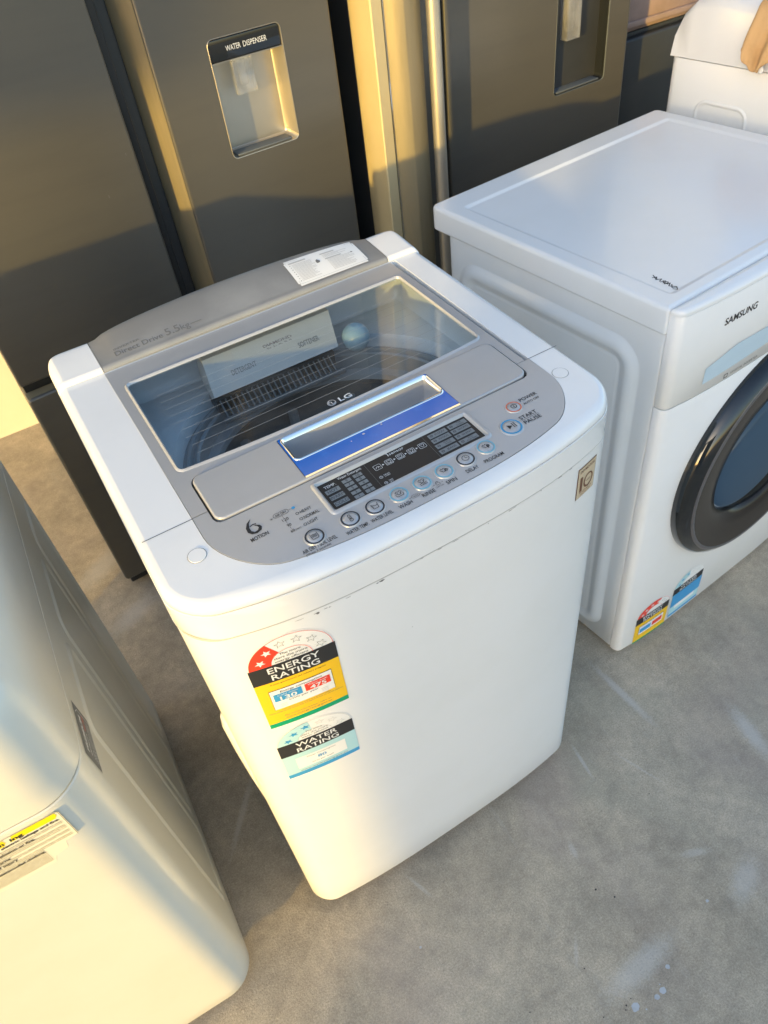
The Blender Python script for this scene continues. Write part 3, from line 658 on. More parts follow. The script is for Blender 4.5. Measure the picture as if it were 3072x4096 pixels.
for u, v in ((.0408, .0512), (.5050, .0600)):
    b = MB('white_plastic', 'rubber'); b.shape(circ(u, v, .0098, 36), TF(.0003), 'rubber', [circ(u, v, .0094, 36)])
    b.loft([[(x, y, h) for x, y in circ(u, v, q, 36)] for q, h in ((.0093, .0001), (.0090, .0007))], 'white_plastic', TP); b.shape(circ(u, v, .0090, 36), TF(.0007), 'white_plastic'); b.build('screw_cap', wm)
# inside: deck, tub, detergent box, vent, softener cap
b = MB('deck'); hole = [(.281+.208*math.cos(t*math.pi/32), .232+.186*math.sin(t*math.pi/32)) for t in range(64)]
dk = rr(.032, .010, .512, .440, .02, .012, n=4)
b.fill([[(x, y, 0) for x, y in dk], [(x, y, 0) for x, y in hole]], 'deck', lambda p: (p[0], p[1], .806), True)
b.loft([[(x, y, z) for x, y in rr(.032, .010, .512, .440, .02, d, n=4)] for z, d in ((.860, 0), (.83, .002), (.812, .006), (.806, .012))], 'deck')
b.loft([[(.281+(x-.281)*k, .232+(y-.232)*k, z) for x, y in hole] for k, z in ((1, .806), (.985, .800), (.975, .785))], 'deck')
b.build('tub_cover', wm)
b = MB('tub', 'tubdark')
b.loft([[(.281+(x-.281)*k, .232+(y-.232)*k, z) for x, y in hole] for k, z in ((.99, .787), (.955, .785), (.945, .791), (.925, .791), (.915, .784), (.895, .784), (.885, .790), (.868, .788), (.862, .765))], 'tub')
b.loft([[(.281+(x-.281)*k, .232+(y-.232)*k, z) for x, y in hole] for k, z in ((.862, .765), (.80, .762), (.79, .755))], 'tub')
b.loft([[(.281+(x-.281)*k, .232+(y-.232)*k, z) for x, y in hole] for k, z in ((.865, .765), (.86, .74), (.88, .735), (.87, .5))], 'tubdark')
b.shape([(.281+(x-.281)*.87, .232+(y-.232)*.87) for x, y in hole], lambda u, v: (u, v, .5), 'tubdark')
for k in range(12):
    a = k*math.pi/6; cx, cy = .281+.176*math.cos(a), .232+.157*math.sin(a)
    b.tube([(cx, cy, .72), (cx, cy, .52)], .008, 'tub', 8)
b.build('wash_tub', wm)
b = MB('white_plastic', 'ink')
DA, DB = Vector((.171, .374, .866)), Vector((.361, .374, .866)); DC, DD_ = Vector((.165, .340, .828)), Vector((.352, .340, .828))
b.add([DA, DB, DD_, DC], [(0, 3, 2, 1)], 'dbox', True); b.add([DC, DD_, (.352, .36, .815), (.165, .36, .815)], [(0, 3, 2, 1)], 'dbox', True)
b.add([DA, DC, (.165, .36, .815), (.168, .40, .83), (.171, .40, .866)], [(0, 1, 2, 3, 4)], 'dbox', True); b.add([DB, DD_, (.352, .36, .815), (.356, .40, .83), (.361, .40, .866)], [(0, 1, 2, 3, 4)], 'dbox', True)
b.add([DA, DB, (.361, .40, .866), (.171, .40, .866)], [(0, 1, 2, 3)], 'dbox', True)
def DF(u, v):
    p = DC+(DA-DC)*v; return (u, p.y-.0004, p.z+.0003)
b.text('DETERGENT', DF, .200, .36, 'inkgrey', w=.036, h=.14); b.text('SOFTENER', DF, .300, .36, 'inkgrey', w=.031, h=.14)
fixn(b.build('detergent_box', wm))
b = MB('black', 'rubber'); b.box((.168, .352, .792), (.350, .385, .816), 'black', .002)
for k in range(22):
    x = .172+k*.0079; b.add([(x, .354, .815), (x+.0022, .354, .815), (x+.0022, .331, .798), (x, .331, .798)], [(0, 1, 2, 3)], 'rubber', True); b.add([(x, .354, .815), (x, .331, .798), (x, .354, .797)], [(0, 1, 2)], 'black', True)
b.box((.166, .326, .792), (.352, .332, .799), 'rubber', .002); b.build('vent_grille', wm)
b = MB('ball'); b.loft([[(.383+.020*math.sin(t)*math.cos(a*math.pi/12), .345+.020*math.sin(t)*math.sin(a*math.pi/12), .828+.020*math.cos(t)) for a in range(24)] for t in [math.pi*q/12 for q in range(1, 12)]], 'ball', cap0=True, cap1=True); b.build('softener_cap', wm, smooth=80)

# rating labels on a front: fr(u, v) maps label coordinates to the surface
def energy_label(parent, fr, x0, x1, zt, z, name='energy_label', small=False):
    """z = (top of black band, bottom of band, bottom of yellow, bottom of green); arc above the band"""
    b = MB('paper', 'ink', 'lred', 'lyel', 'lgreen', 'lblue', 'inkwhite', 'lgrey')
    cx = (x0+x1)/2; R = (x1-x0)/2; ky = (zt-z[0])/R
    L = lambda k: fr(.0003+.00035*k)
    arc = lambda r_: (lambda u: z[0]+ky*math.sqrt(max(r_*r_-(u-cx)**2, 0)))
    b.strip(x0, x1, 24, z[3], z[0], L(0), 'paper'); b.strip(x0, x1, 40, z[0], arc(R), L(0), 'paper')
    r0, r1 = .47*R, .955*R
    pt = lambda r_, a: (cx+r_*math.cos(a), z[0]+ky*r_*math.sin(a))
    a1 = math.pi*.665 if not small else math.pi*.36
    n = 14
    for i in range(n):
        t0 = math.pi-(math.pi-a1)*i/n; t1 = math.pi-(math.pi-a1)*(i+1)/n
        for j in range(3):
            ra = r0+(r1-r0)*j/3; rb = r0+(r1-r0)*(j+1)/3
            b.add([L(1)(*pt(ra, t0)), L(1)(*pt(rb, t0)), L(1)(*pt(rb, t1)), L(1)(*pt(ra, t1))], [(0, 1, 2, 3)], 'lred', True)
    ns = 6
    for i in range(ns):
        a = math.pi-math.pi*(i+.55)/ns; c = pt((r0+r1)/2, a); r_ = .125*R
        filled = a > a1
        P = [(c[0]+(x-0), c[1]+(y-0)*ky) for x, y in star(0, 0, r_, (math.pi/2-a)*.4)]
        if filled: b.shape(P, L(2), 'inkwhite')
        else: b.stroke(P, .00035, L(2), 'inkgrey', closed=True)
    b.stroke([pt(r0, math.pi*i/24) for i in range(25)], .0005, L(2), 'lred'); b.stroke([pt(r1, math.pi*i/40) for i in range(41)], .0005, L(2), 'lred')
    W = x1-x0
    if not small:
        for i, t_ in enumerate(('The more', 'stars the more', 'energy efficient')): b.text(t_, L(2), cx, z[0]+.0150-i*.0055, 'ink', h=.0038, w=.38*W if i else .24*W, centre=True)
    b.strip(x0, x1, 24, z[1], z[0], L(1), 'ink')
    hb = (z[0]-z[1])
    b.text('ENERGY', L(2), cx, z[0]-hb*.28, 'inkwhite', w=.60*W, h=hb*.33, bold=.01, centre=True); b.text('RATING', L(2), cx, z[0]-hb*.72, 'inkwhite', w=.56*W, h=hb*.33, bold=.01, centre=True)
    b.strip(x0, x1, 24, z[2], z[1], L(1), 'lyel'); b.strip(x0, x1, 24, z[3], z[2], L(1), 'lgreen')
    hy = z[1]-z[2]; bt = z[1]-.20*hy; bb = z[1]-.66*hy; bx0 = x0+.13*W; bx1 = x0+.87*W
    b.strip(bx0-.0005, bx1+.0005, 16, bb-.0005, bt+.0005, L(2), 'ink'); b.strip(bx0, bx1, 16, bb, bt, L(3), 'paper')
    if not small:
        b.text('A joint government and industry program', L(2), cx, z[1]-.055*hy, 'ink', w=.66*W, h=.0023, centre=True)
        b.text('Energy consumption', L(4), cx, bt-.0040, 'ink', w=.50*W, h=.0034, centre=True)
    b.strip(bx0+.03*W, bx0+.36*W, 6, bt-.0215*(W/.094), bt-.0075*(W/.094), L(4), 'lblue'); b.strip(bx0+.40*W, bx0+.71*W, 6, bt-.0215*(W/.094), bt-.0075*(W/.094), L(4), 'lred')
    if not small:
        b.text('Cold wash', L(5), bx0+.195*W, bt-.0098, 'inkwhite', w=.24*W, h=.0026, centre=True); b.text('130', L(5), bx0+.195*W, bt-.0164, 'inkwhite', w=.20*W, h=.0068, bold=.02, centre=True)
        b.text('Warm wash', L(5), bx0+.555*W, bt-.0098, 'inkwhite', w=.24*W, h=.0026, centre=True); b.text('475', L(5), bx0+.555*W, bt-.0164, 'inkwhite', w=.20*W, h=.0068, bold=.02, centre=True)
        b.text('kWh per year', L(4), cx, bt-.0245, 'ink', w=.36*W, h=.0030, centre=True)
        for k in range(3): b.stroke([(bx0+.08*W, bt-.0288-k*.0027), (bx1-.08*W, bt-.0288-k*.0027)], .0006, L(4), 'lgrey')
        for k, t_ in enumerate(('When tested in accordance with AS/NZS 2040.2', 'Actual energy use and running costs will depend on how you use the appliance')): b.text(t_, L(2), cx, bb-.0032-k*.0030, 'inkgrey', w=(.62, .92)[k]*W, h=.0019, centre=True)
        b.text('For more information, refer to', L(2), cx, z[2]+.0105, 'inkgrey', w=.58*W, h=.0023, centre=True); b.text('www.energyrating.gov.au', L(2), cx, z[2]+.0055, 'inkgrey', w=.58*W, h=.0026, centre=True)
    return b.build(name, parent)
def water_label(parent, fr, x0, x1, zt, z, name='water_label', small=False):
    b = MB('paper', 'ink', 'lcyan', 'lblue', 'inkwhite', 'lgrey', 'inkgrey')
    cx = (x0+x1)/2; R = (x1-x0)/2; ky = (zt-z[0])/R
    L = lambda k: fr(.0003+.00035*k)
    b.strip(x0, x1, 24, z[3], z[0], L(0), 'paper'); b.strip(x0, x1, 40, z[0], lambda u: z[0]+ky*math.sqrt(max(R*R-(u-cx)**2, 0)), L(0), 'paper')
    r0, r1 = .45*R, .97*R; pt = lambda r_, a: (cx+r_*math.cos(a), z[0]+ky*r_*math.sin(a)); a1 = math.pi*.53; n = 14
    for i in range(n):
        t0 = math.pi-(math.pi-a1)*i/n; t1 = math.pi-(math.pi-a1)*(i+1)/n
        for j in range(3):
            ra = r0+(r1-r0)*j/3; rb = r0+(r1-r0)*(j+1)/3
            b.add([L(1)(*pt(ra, t0)), L(1)(*pt(rb, t0)), L(1)(*pt(rb, t1)), L(1)(*pt(ra, t1))], [(0, 1, 2, 3)], 'lcyan', True)
    for i in range(6):
        a = math.pi-math.pi*(i+.5)/6; c = pt((r0+r1)/2, a); P = [(c[0]+x, c[1]+y*ky) for x, y in star(0, 0, .125*R, (math.pi/2-a)*.4)]
        if a > a1: b.shape(P, L(2), 'lblue')
        else: b.stroke(P, .00035, L(2), 'lgrey', closed=True)
    b.stroke([pt(r0, math.pi*i/24) for i in range(25)], .0004, L(2), 'lgrey'); b.stroke([pt(r1, math.pi*i/40) for i in range(41)], .0004, L(2), 'lgrey')
    W = x1-x0; hb = z[0]-z[1]; hy = z[1]-z[2]
    if small: b.strip(x0, x1, 12, z[1]-.62*hy, z[1], L(3), 'lblue')
    b.strip(x0, x1, 24, z[1], z[0], L(1), 'ink'); b.text('WATER', L(2), cx, z[0]-hb*.28, 'inkwhite', w=.55*W, h=hb*.33, bold=.01, centre=True); b.text('RATING', L(2), cx, z[0]-hb*.72, 'inkwhite', w=.56*W, h=hb*.33, bold=.01, centre=True)
    b.strip(x0, x1, 24, z[2], z[1], L(1), 'lcyan'); b.strip(x0, x1, 24, z[3], z[2], L(1), 'lblue')
    b.strip(x0+.16*W, x1-.16*W, 14, z[1]-.80*hy, z[1]-.22*hy, L(2), 'paper')
    if not small:
        for i, t_ in enumerate(('The more', 'stars the more', 'water efficient')): b.text(t_, L(2), cx, z[0]+.0150-i*.0050, 'inkgrey', h=.0034, w=.36*W if i else .22*W, centre=True)
        b.text('Water Consumption', L(3), cx, z[1]-.31*hy, 'inkgrey', w=.40*W, h=.0027, centre=True); b.text('80', L(3), cx, z[1]-.49*hy, 'lblue', w=.12*W, h=.0060, bold=.01, centre=True); b.text('litres per wash', L(3), cx, z[1]-.68*hy, 'inkgrey', w=.30*W, h=.0026, centre=True)
        b.text('www.waterrating.gov.au', L(3), cx, z[1]-.91*hy, 'inkgrey', w=.66*W, h=.0030, centre=True)
    return b.build(name, parent)
energy_label(wm, lambda o: FF(o), .0345, .1285, .790, (.7455, .7160, .6350, .6262))
water_label(wm, lambda o: FF(o), .0315, .1258, .6165, (.5805, .5525, .5060, .4975))
# gold foil badge at the right of the front
b = MB('gold', 'brown', 'paper'); q0, q1, qa, qb = .4645, .5000, .7425, .7930; L = lambda k: FF(.0003+.0004*k)
b.strip(q0, q1, 8, qa, qb, L(0), 'brown'); b.strip(q0+.0011, q1-.0011, 8, qa+.0011, qb-.0011, L(1), 'gold')
b.text('DD MOTOR', L(2), q0+.004, qb-.0085, 'brown', w=.0275, h=.0042, bold=.01)
b.text('1', L(2), q0+.0055, qa+.0125, 'brown', w=.0045, h=.0205, bold=.06); b.shape([(.4860+.0092*math.cos(t), .7645+.0112*math.sin(t)) for t in [k*math.pi/16 for k in range(32)]], L(2), 'brown', [[(.4862+.0068*math.cos(t), .7648+.0088*math.sin(t)) for t in [k*math.pi/16 for k in range(32)]]])
b.text('YEAR', L(2), .4862, .7645, 'brown', w=.0095, h=.0026, centre=True); b.text('WARRANTY', L(2), .4825, qa+.0085, 'brown', w=.024, h=.0028, centre=True); b.text('ON MOTOR', L(2), .4825, qa+.0045, 'brown', w=.020, h=.0022, centre=True)
b.build('warranty_badge', wm)
# drain hose holder on the left side
b = MB('white_plastic'); b.loft([[(-.0025-q*math.cos(a)*1.0, .050+.011*math.sin(a), z) for a in [k*math.pi/8-math.pi/2 for k in range(9)]] for z, q in ((.605, .001), (.600, .0075), (.585, .010), (.52, .0095), (.45, .0075), (.38, .004), (.35, .0008))], 'white_plastic', closed=False); b.build('hose_clip', wm)

# ================================================================== NEAR WASHING MACHINE (lower left)
nw = thing('washing_machine', 'aged white washer at the lower left with torn yellow warning label and dark side label', 'washing machine', (-.1425, -.033, 0), -.033)
def nol(z, r=(.05, .05, .03, .03)):
    def f(d):
        out = []
        for x, y in rr(-.61, 0, 0, .618, r, d, n=10):
            out.append((x, y))
        return out
    return f
b = MB('white_old')
b.loft([[(x, y, z) for x, y in nol(z)(d)] for z, d in ((.018, .006), (.020, .002), (.026, 0), (.060, 0), (.2, 0), (.45, 0), (.7, 0), (.7285, 0), (.7300, .0012), (.7300, .0045))], 'white_old', cap0=True)
fixn(b.build('cabinet', nw))
# embossed side panel and beads
def side_bead(y0, y1, z0, z1, wd, hgt):
    b = MB('white_old'); n = 8
    P = [(y0, z0), (y1, z1)]
    return b
b = MB('white_old')
def emboss(mb, y0, z0, y1, z1, r, bw, h, m, axis_x=0.0):
    O = lambda d, hh: [(axis_x+hh, y, z) for y, z in rr(y0, z0, y1, z1, r, d, n=8, step=.05)]
    mb.loft([O(-bw*.5, 0.0), O(-bw*.3, h*.3), O(0, h*.85), O(bw*.2, h), O(bw*.5, h*.9), O(bw*.8, h*.3), O(bw, h*.12)], m, flat=False)
    mb.fill([O(bw, h*.12)], m, IDF, True)
emboss(b, .118, .075, .262, .660, .022, .012, .0022, 'white_old'); emboss(b, .292, .075, .438, .655, .022, .012, .0022, 'white_old'); emboss(b, .468, .075, .580, .655, .022, .012, .0022, 'white_old')
fixn(b.build('side_panel', nw, smooth=60))
# top cover: flared, well rounded, with a recessed lid and a higher rear console
b = MB('white_old'); rings = []
prof_ = [(.7295, .006), (.7325, .0045), (.7328, .0008), (.7340, -.0006), (.760, -.001), (.800, .000), (.838, .003), (.862, .010), (.876, .022), (.883, .040), (.885, .060)]
for z, d in prof_: rings.append([(x, y, z+.055*max(0, y-.45)/.17*max(0, (z-.74)/.145)) for x, y in nol(0, (.052, .052, .035, .035))(d)])
b.loft(rings, 'white_old')
lidh = rr(-.545, .075, -.068, .50, (.07, .07, .03, .03), 0, n=8)
b.fill([[(p[0], p[1], p[2]) for p in rings[-1]], [(x, y, .885+.055*max(0, y-.45)/.17) for x, y in lidh]], 'white_old', IDF, True)
b.loft([[(x, y, .885+.055*max(0, y-.45)/.17) for x, y in lidh], [(x, y, .878) for x, y in lidh]], 'white_old')
fixn(b.build('top_cover', nw))
b = MB('deck', 'glass'); solid(b, lambda d: rr(-.543, .077, -.070, .498, (.068, .068, .028, .028), d, n=8), .870, .882, 0, .004, 'deck', cap0=False); b.build('lid', nw)
for x, y in ((-.55, .06), (-.06, .06), (-.55, .56), (-.06, .56)):
    b = MB('black'); b.loft([[(x+q*math.cos(a*math.pi/8), y+q*math.sin(a*math.pi/8), z) for a in range(16)] for z, q in ((0, .02), (.010, .021), (.013, .012), (.022, .012))], 'black', cap0=True); b.build('foot', nw)
NF = lambda o: (lambda u, v: (u, -o, v))
b = MB('lbl_bg', 'yellow', 'ink', 'inkgrey', 'lgrey')
X1, X0, ZT, ZB = -.0365, -.190, .7220, .640
b.shape([(X0, ZB), (X1-.034, ZB+.002), (X1-.030, ZB+.012), (X1-.016, ZB+.016), (X1-.014, ZB+.028), (X1, ZB+.030), (X1, ZT-.003), (X1-.003, ZT), (X0, ZT)], NF(.0003), 'lbl_bg')
b.shape([(X1-.004, ZT-.0015), (X1-.045, ZT-.0015), (X1-.046, ZT-.006), (X1-.049, ZT-.009), (X1-.047, ZT-.0105), (X1-.006, ZT-.0105), (X1-.003, ZT-.006)], NF(.0006), 'yellow')
b.shape([(X1-.053, ZT-.002), (X0, ZT-.002), (X0, ZT-.0115), (X1-.055, ZT-.0115), (X1-.052, ZT-.0075)], NF(.0006), 'yellow')
b.text('Warn', NF(.0009), X1-.075, ZT-.0092, 'ink', h=.0050, w=.021, bold=.03); b.text('ing', NF(.0009), X1-.048, ZT-.0092, 'ink', h=.0050, w=.012, bold=.03)
rows = [('of electrics      electric leakage and fire.', .0150, .090, 0), ('danger of an explosion or fire.', .0255, .068, .028), ('danger of burns', .0355, .040, .056), ('of a danger of injury', .0430, .050, .052), ('do not wash waterproofed clothing.', .0540, .078, .030)]
for t_, dz, w_, dx in rows: b.text(t_, NF(.0009), X1-dx-w_-.004, ZT-dz, 'ink', w=w_, h=.0036, bold=.03)
for k in range(22):
    dz = .0185+k*.0026; e = .004 if k < 12 else .034
    if any(abs(dz-r_[1]+.0015) < .0018 for r_ in rows): continue
    x = X1-e
    while x > X0+.01:
        l = .004+.016*rnd.random(); b.stroke([(x, ZT-dz), (max(x-l, X0), ZT-dz)],   .0007, NF(.0009), 'inkbrown'); x -= l+.0012
for dz in (.0190, .0280, .0375): b.stroke([(X1-.002, ZT-dz), (X0, ZT-dz)], .0003, NF(.0009), 'lgrey')
b.stroke([(X1-.0006, ZB+.030), (X1-.0006, ZT-.003), (X1-.003, ZT-.0006), (X0, ZT-.0006)], .0005, NF(.0008), 'inkgrey')
b.build('warning_label', nw)
NS = lambda o: (lambda u, v: (o, u, v))
b = MB('paper', 'inkgrey', 'inkwhite', 'lred')
b.shape([(.050, .7155), (.050, .669), (.118, .669), (.122, .672), (.122, .7155)], NS(.0004), 'inkgrey')
b.text('PREMIUM', NS(.0008), .060, .699, 'inkwhite', w=.048, h=.0065, bold=.02); b.text('QUALITY', NS(.0008), .060, .690, 'inkwhite', w=.030, h=.0050); b.text('TESTED', NS(.0008), .092, .690, 'lred', w=.022, h=.0050)
for k in range(4): b.text('www checked and cleaned appliance'[k*3:k*3+18], NS(.0008), .058, .6835-k*.0042, 'inkwhite', w=.052, h=.0026)
b.stroke([(.115, .672), (.115, .705), (.108, .712)], .0008, NS(.0008), 'inkwhite')
b.build('side_label', nw)

# ================================================================== FRONT LOADER (right)
fx, fy, fyaw = (0.7608, 0.1050, 0.0862)
fw = thing('front_loader', 'white front-loading washer with round black door and handwriting on its top', 'washing machine', (fx, fy, 0), fyaw)
FH = .8224
def fbow(x): return -.0125*(1-min(abs((x-.3)/.3), 1)**4)
def fol(r=(.016, .016, .012, .012), y1=.503):
    def f(d): return [(x, y+fbow(x)*max(0, 1-y/.02)) for x, y in rr(.0, 0, .60, y1, r, d, n=5)]
    return f
b = MB('white'); b.loft([[(x, y, z) for x, y in rr(.0, .020, .60, .503, (.003, .003, .01, .01), d, n=3)] for z, d in ((.016, .002), (.018, 0), (.2, 0), (.5, 0), (.778, 0))], 'white', cap0=True)
# pressed side panel
def SE(d, hh): return [(-hh, y, z) for y, z in rr(.056, .040, .470, .742, (.05, .05, .05, .05), d, n=10, step=.05)]
b.loft([SE(-.004, .0002), SE(0, .0012), SE(.004, .0042), SE(.010, .0070), SE(.016, .0080), SE(.022, .0068), SE(.030, .0030), SE(.034, .0022), SE(.038, .0030)], 'white'); b.fill([SE(.038, .0030)], 'white')
fixn(b.build('cabinet', fw, smooth=60))
# front: body panel with door hole
DCX, DCZ, DR = .310, .420, .2415
b = MB('white')
F = fol()
def front_shell(mb, z0, z1, holes, rtop=0):
    lvl = [(z0, .004), (z0+.002, .001), (z0+.006, 0)] if z0 < .1 else [(z0, .0004), (z0+.0006, 0)]
    lvl += [(z1-.0008, 0), (z1-.0002, .0004)]
    mb.loft([[(x, y, z) for x, y in rr(.0, 0, .60, .0195, (.012, .012, .001, .001), d, n=5, step=.03) for y in [y+fbow(x)*max(0, 1-y/.02)]] for z, d in lvl], 'white', cap0=True, cap1=True)
front_shell(b, .010, .6525, [])
fixn(b.build('front_panel', fw, smooth=60))
b = MB('white')
front_shell(b, .6540, .8120, [])
fa = fixn(b.build('fascia', fw, smooth=60))
# lid plate
b = MB('white'); lo = lambda d: [(x, y+(fbow(x)*max(0, 1-y/.02))) for x, y in rr(-.004, .0195, .604, .545, (.004, .004, .014, .014), d, n=5)]
R_ = filletrings(lo, .779, FH, .003, .007, 4); b.loft(R_, 'white'); b.fill([R_[0]], 'white', IDF, False)
inn = lambda d: rr(.026, .040, .574, .492, .010, d, n=5)
b.fill([R_[-1], [(x, y, FH) for x, y in inn(0)]], 'white', IDF, True)
b.loft([[(x, y, z) for x, y in inn(d)] for d, z in ((0, FH), (.004, FH-.0012), (.007, FH-.0026), (.009, FH-.0028))], 'white'); b.fill([[(x, y, FH-.0028) for x, y in inn(.009)]], 'white', IDF, True)
# fascia top lip continuing the lid towards the front
lo2 = lambda d: [(x, y+(fbow(x)*max(0, 1-y/.02))) for x, y in rr(-.001, .0005, .601, .0190, (.012, .012, .001, .001), d, n=5, step=.03)]
R2 = filletrings(lo2, .8122, FH-.0005, 0, .006, 4); b.loft(R2, 'white'); b.fill([R2[-1]], 'white', IDF, True)
ld = fixn(b.build('top_plate', fw, smooth=60))
b = MB('ink'); H = lambda u, v: (u, v, FH-.0025)
scr = [[(.0450, .044), (.0530, .052), (.0475, .056), (.0545, .062)], [(.0490, .046), (.0455, .053)], [(.0545, .053), (.0480, .062)], [(.0480, .062), (.0560, .066), (.0485, .070), (.0565, .075), (.0490, .078)], [(.0545, .066), (.0500, .073), (.0545, .077), (.0565, .070), (.0510, .0665)], [(.0500, .080), (.0570, .082), (.0505, .087), (.0575, .091), (.0510, .094)], [(.0545, .0835), (.0515, .0885)], [(.0530, .090), (.0580, .098)]]
for P in scr: b.stroke(P, .0014, H, 'ink')
b.build('handwriting', ld)
FS = lambda o: (lambda u, v: (u, fbow(u)-o, v))
b = MB('ink', 'inkgrey'); b.text('SAMSUNG', FS(.0004), .0930, .7650, 'ink', w=.0720, h=.0115, bold=.02); b.build('brand_lettering', fa); b = MB('ink', 'inkgrey'); b.text('DIGITAL INVERTER', FS(.0004), .1400, .6600, 'inkgrey', w=.066, h=.0040)
b.shape(rr(.1235, .6575, .1330, .6655, .001, 0, n=2), FS(.0004), 'inkgrey', [rr(.1255, .6592, .1318, .6640, .001, 0, n=2)]); b.build('motor_lettering', fa)
# drawer grip scoop: bluish recess let into the fascia
b = MB('deck')
A_ = [(.072, .672), (.262, .680), (.262, .7120), (.150, .7150), (.135, .7150), (.076, .7000)]
b.strip(.072, .262, 24, lambda u: .672+.008*(u-.072)/.19, lambda u: min(.7150, .7000+.0150*(u-.072)/.063) if u < .15 else .7150-.003*(u-.15)/.112, FS(.0008), 'scoop')
fixn(b.build('drawer_grip', fa))
# door
def lathe(mb, prof, m, n=72, cap=False, capm=None):
    y0 = -.0125
    R_ = [[(DCX+r_*math.cos(2*math.pi*i/n), y0-h, DCZ+r_*math.sin(2*math.pi*i/n)) for i in range(n)] for r_, h in prof]
    mb.loft(R_, m)
    if cap: mb.add(R_[-1], [tuple(range(n))], capm or m, False)
b = MB('blackgloss', 'chrome', 'black')
lathe(b, [(DR, -.004), (DR, .004), (DR-.002, .012), (DR-.008, .020), (DR-.018, .026)], 'blackgloss')
lathe(b, [(DR-.018, .026), (DR-.020, .0275), (DR-.024, .028), (DR-.026, .027)], 'ringgrey')
lathe(b, [(DR-.026, .027), (DR-.040, .026), (DR-.070, .023), (DR-.090, .018), (DR-.098, .009), (DR-.102, -.004)], 'doorgloss')
dr = fixn(b.build('door', fw, smooth=70))
b = MB('drum', 'tubdark', 'rubber'); lathe(b, [(DR-.102, -.004), (DR-.106, -.012), (DR-.118, -.014)], 'rubber'); lathe(b, [(DR-.118, -.014), (DR-.125, -.040), (DR-.13, -.10)], 'drum'); lathe(b, [(DR-.13, -.10), (.001, -.105)], 'tubdark'); b.build('drum', dr, smooth=70)
b = MB('bowl'); lathe(b, [(DR-.102, .002), (DR-.106, .012), (DR-.115, .018), (.10, .025), (.06, .030), (.03, .032), (.001, .033)], 'bowl'); b.build('door_glass', dr, smooth=70)
energy_label(fw, FS, .040, .134, .128, (.0965, .0745, .0170, .0120), small=True)
water_label(fw, FS, .143, .237, .150, (.1165, .0960, .0300, .0220), small=True)
for x, y in ((.06, .05), (.54, .05), (.06, .46), (.54, .46)):
    b = MB('black'); b.loft([[(x+q*math.cos(a*math.pi/8), y+q*math.sin(a*math.pi/8), z) for a in range(16)] for z, q in ((0, .018), (.008, .018), (.010, .010), (.018, .010))], 'black', cap0=True); b.build('foot', fw)

# ================================================================== FRENCH-DOOR FRIDGE WITH DISPENSER (left)
fa_ = thing('fridge', 'dark steel french-door fridge with lit water dispenser, behind the silver-topped washer', 'fridge', (-.065, .914, 0), .05)
FW = .781; FT = 1.78
b = MB('cabinet_dark'); b.box((.003, .062, .03), (FW-.003, .74, FT-.01), 'cabinet_dark', .004); b.build('cabinet', fa_)
def slab(mb, x0, x1, z0, z1, y0, y1, m, r=.006):
    mb.box((x0, y0, z0), (x1, y1, z1), m, r, seg=3)
b = MB('steel', 'black', 'steel_light')
b.box((0, 0, .630), (.355, .058, FT), 'steel', .005)
b.build('door', fa_)
b = MB('inkgrey')
for x, z, q in ((.338, .962, .0022), (.285, .905, .003), (.300, .855, .0012), (.262, .80, .001), (.205, .90, .0009), (.12, .78, .001)): blot(b, x, z, q*.3, q*1.2, 'inkgrey', lambda u, v: (u, -.0003, v)); b.build('scratch_mark', fa_); b = MB('inkgrey')
b = MB('black'); b.box((.353, .018, .632), (.372, .058, FT-.002), 'black', .003); b.build('door_grip', fa_)
# right door as a frame around the dispenser opening
dx0, dx1, dz0, dz1 = .532, .675, .896, 1.091
rx0, rx1 = .4265, FW
b = MB('steel', 'steel_mid', 'chrome')
P = [[(rx0, 0, .630), (rx1, 0, .630), (rx1, 0, FT), (rx0, 0, FT)], [(x, 0, z) for x, z in rr(dx0, dz0, dx1, dz1, .010, 0, n=5)]]
def fill_front(mb, loops, m):
    L = [[Vector((p[0], p[2], 0)) for p in l] for l in loops]; vs = [p for l in loops for p in l]; fs = []
    for a, q, c in tessellate_polygon(L):
        A_, B_, C_ = (Vector(vs[i]) for i in (a, q, c)); n = (B_-A_).cross(C_-A_)
        fs.append((a, q, c) if n.y < 0 else (a, c, q))
    mb.add(vs, fs, m, True)
def round_front(x0, x1, z0, z1, hole, m, y0=0.0, y1=.058, r=.005):
    b = MB(m); n = 4
    rings = []
    for i in range(n+1):
        a = math.pi/2*i/n; d = r*(1-math.sin(a)); yy = y0+r*(1-math.cos(a)) if False else y0+r-r*math.sin(a)
        d = r*(1-math.cos(a)); rings.append([(x, yy, z) for x, z in rr(x0, z0, x1, z1, .004+r, d, n=3, step=.4)])
    b.loft([[(x, y1, z) for x, z in rr(x0, z0, x1, z1, .004+r, 0, n=3, step=.4)], [(x, y0+r+.001, z) for x, z in rr(x0, z0, x1, z1, .004+r, 0, n=3, step=.4)]]+rings, m)
    fill_front(b, [rings[-1]]+([hole] if hole else []), m)
    return b
hole = [(x, 0, z) for x, z in rr(dx0, dz0, dx1, dz1, .010, 0, n=5)]
b = round_front(rx0, rx1, .630, FT, hole, 'steel')
rd = fixn(b.build('door', fa_))
b = MB('steel_light'); n = 6
b.add([(rx0+.001, .004, .632), (rx0-.026, .056, .632), (rx0-.026, .056, FT-.002), (rx0+.001, .004, FT-.002)], [(0, 1, 2, 3)], 'steel_light', True)
b.add([(rx0-.026, .056, .632), (rx0-.026, .056, FT-.002), (rx0-.026, .060, FT-.002), (rx0-.026, .060, .632)], [(0, 1, 2, 3)], 'steel_light', True)
fixn(b.build('door_grip', rd))
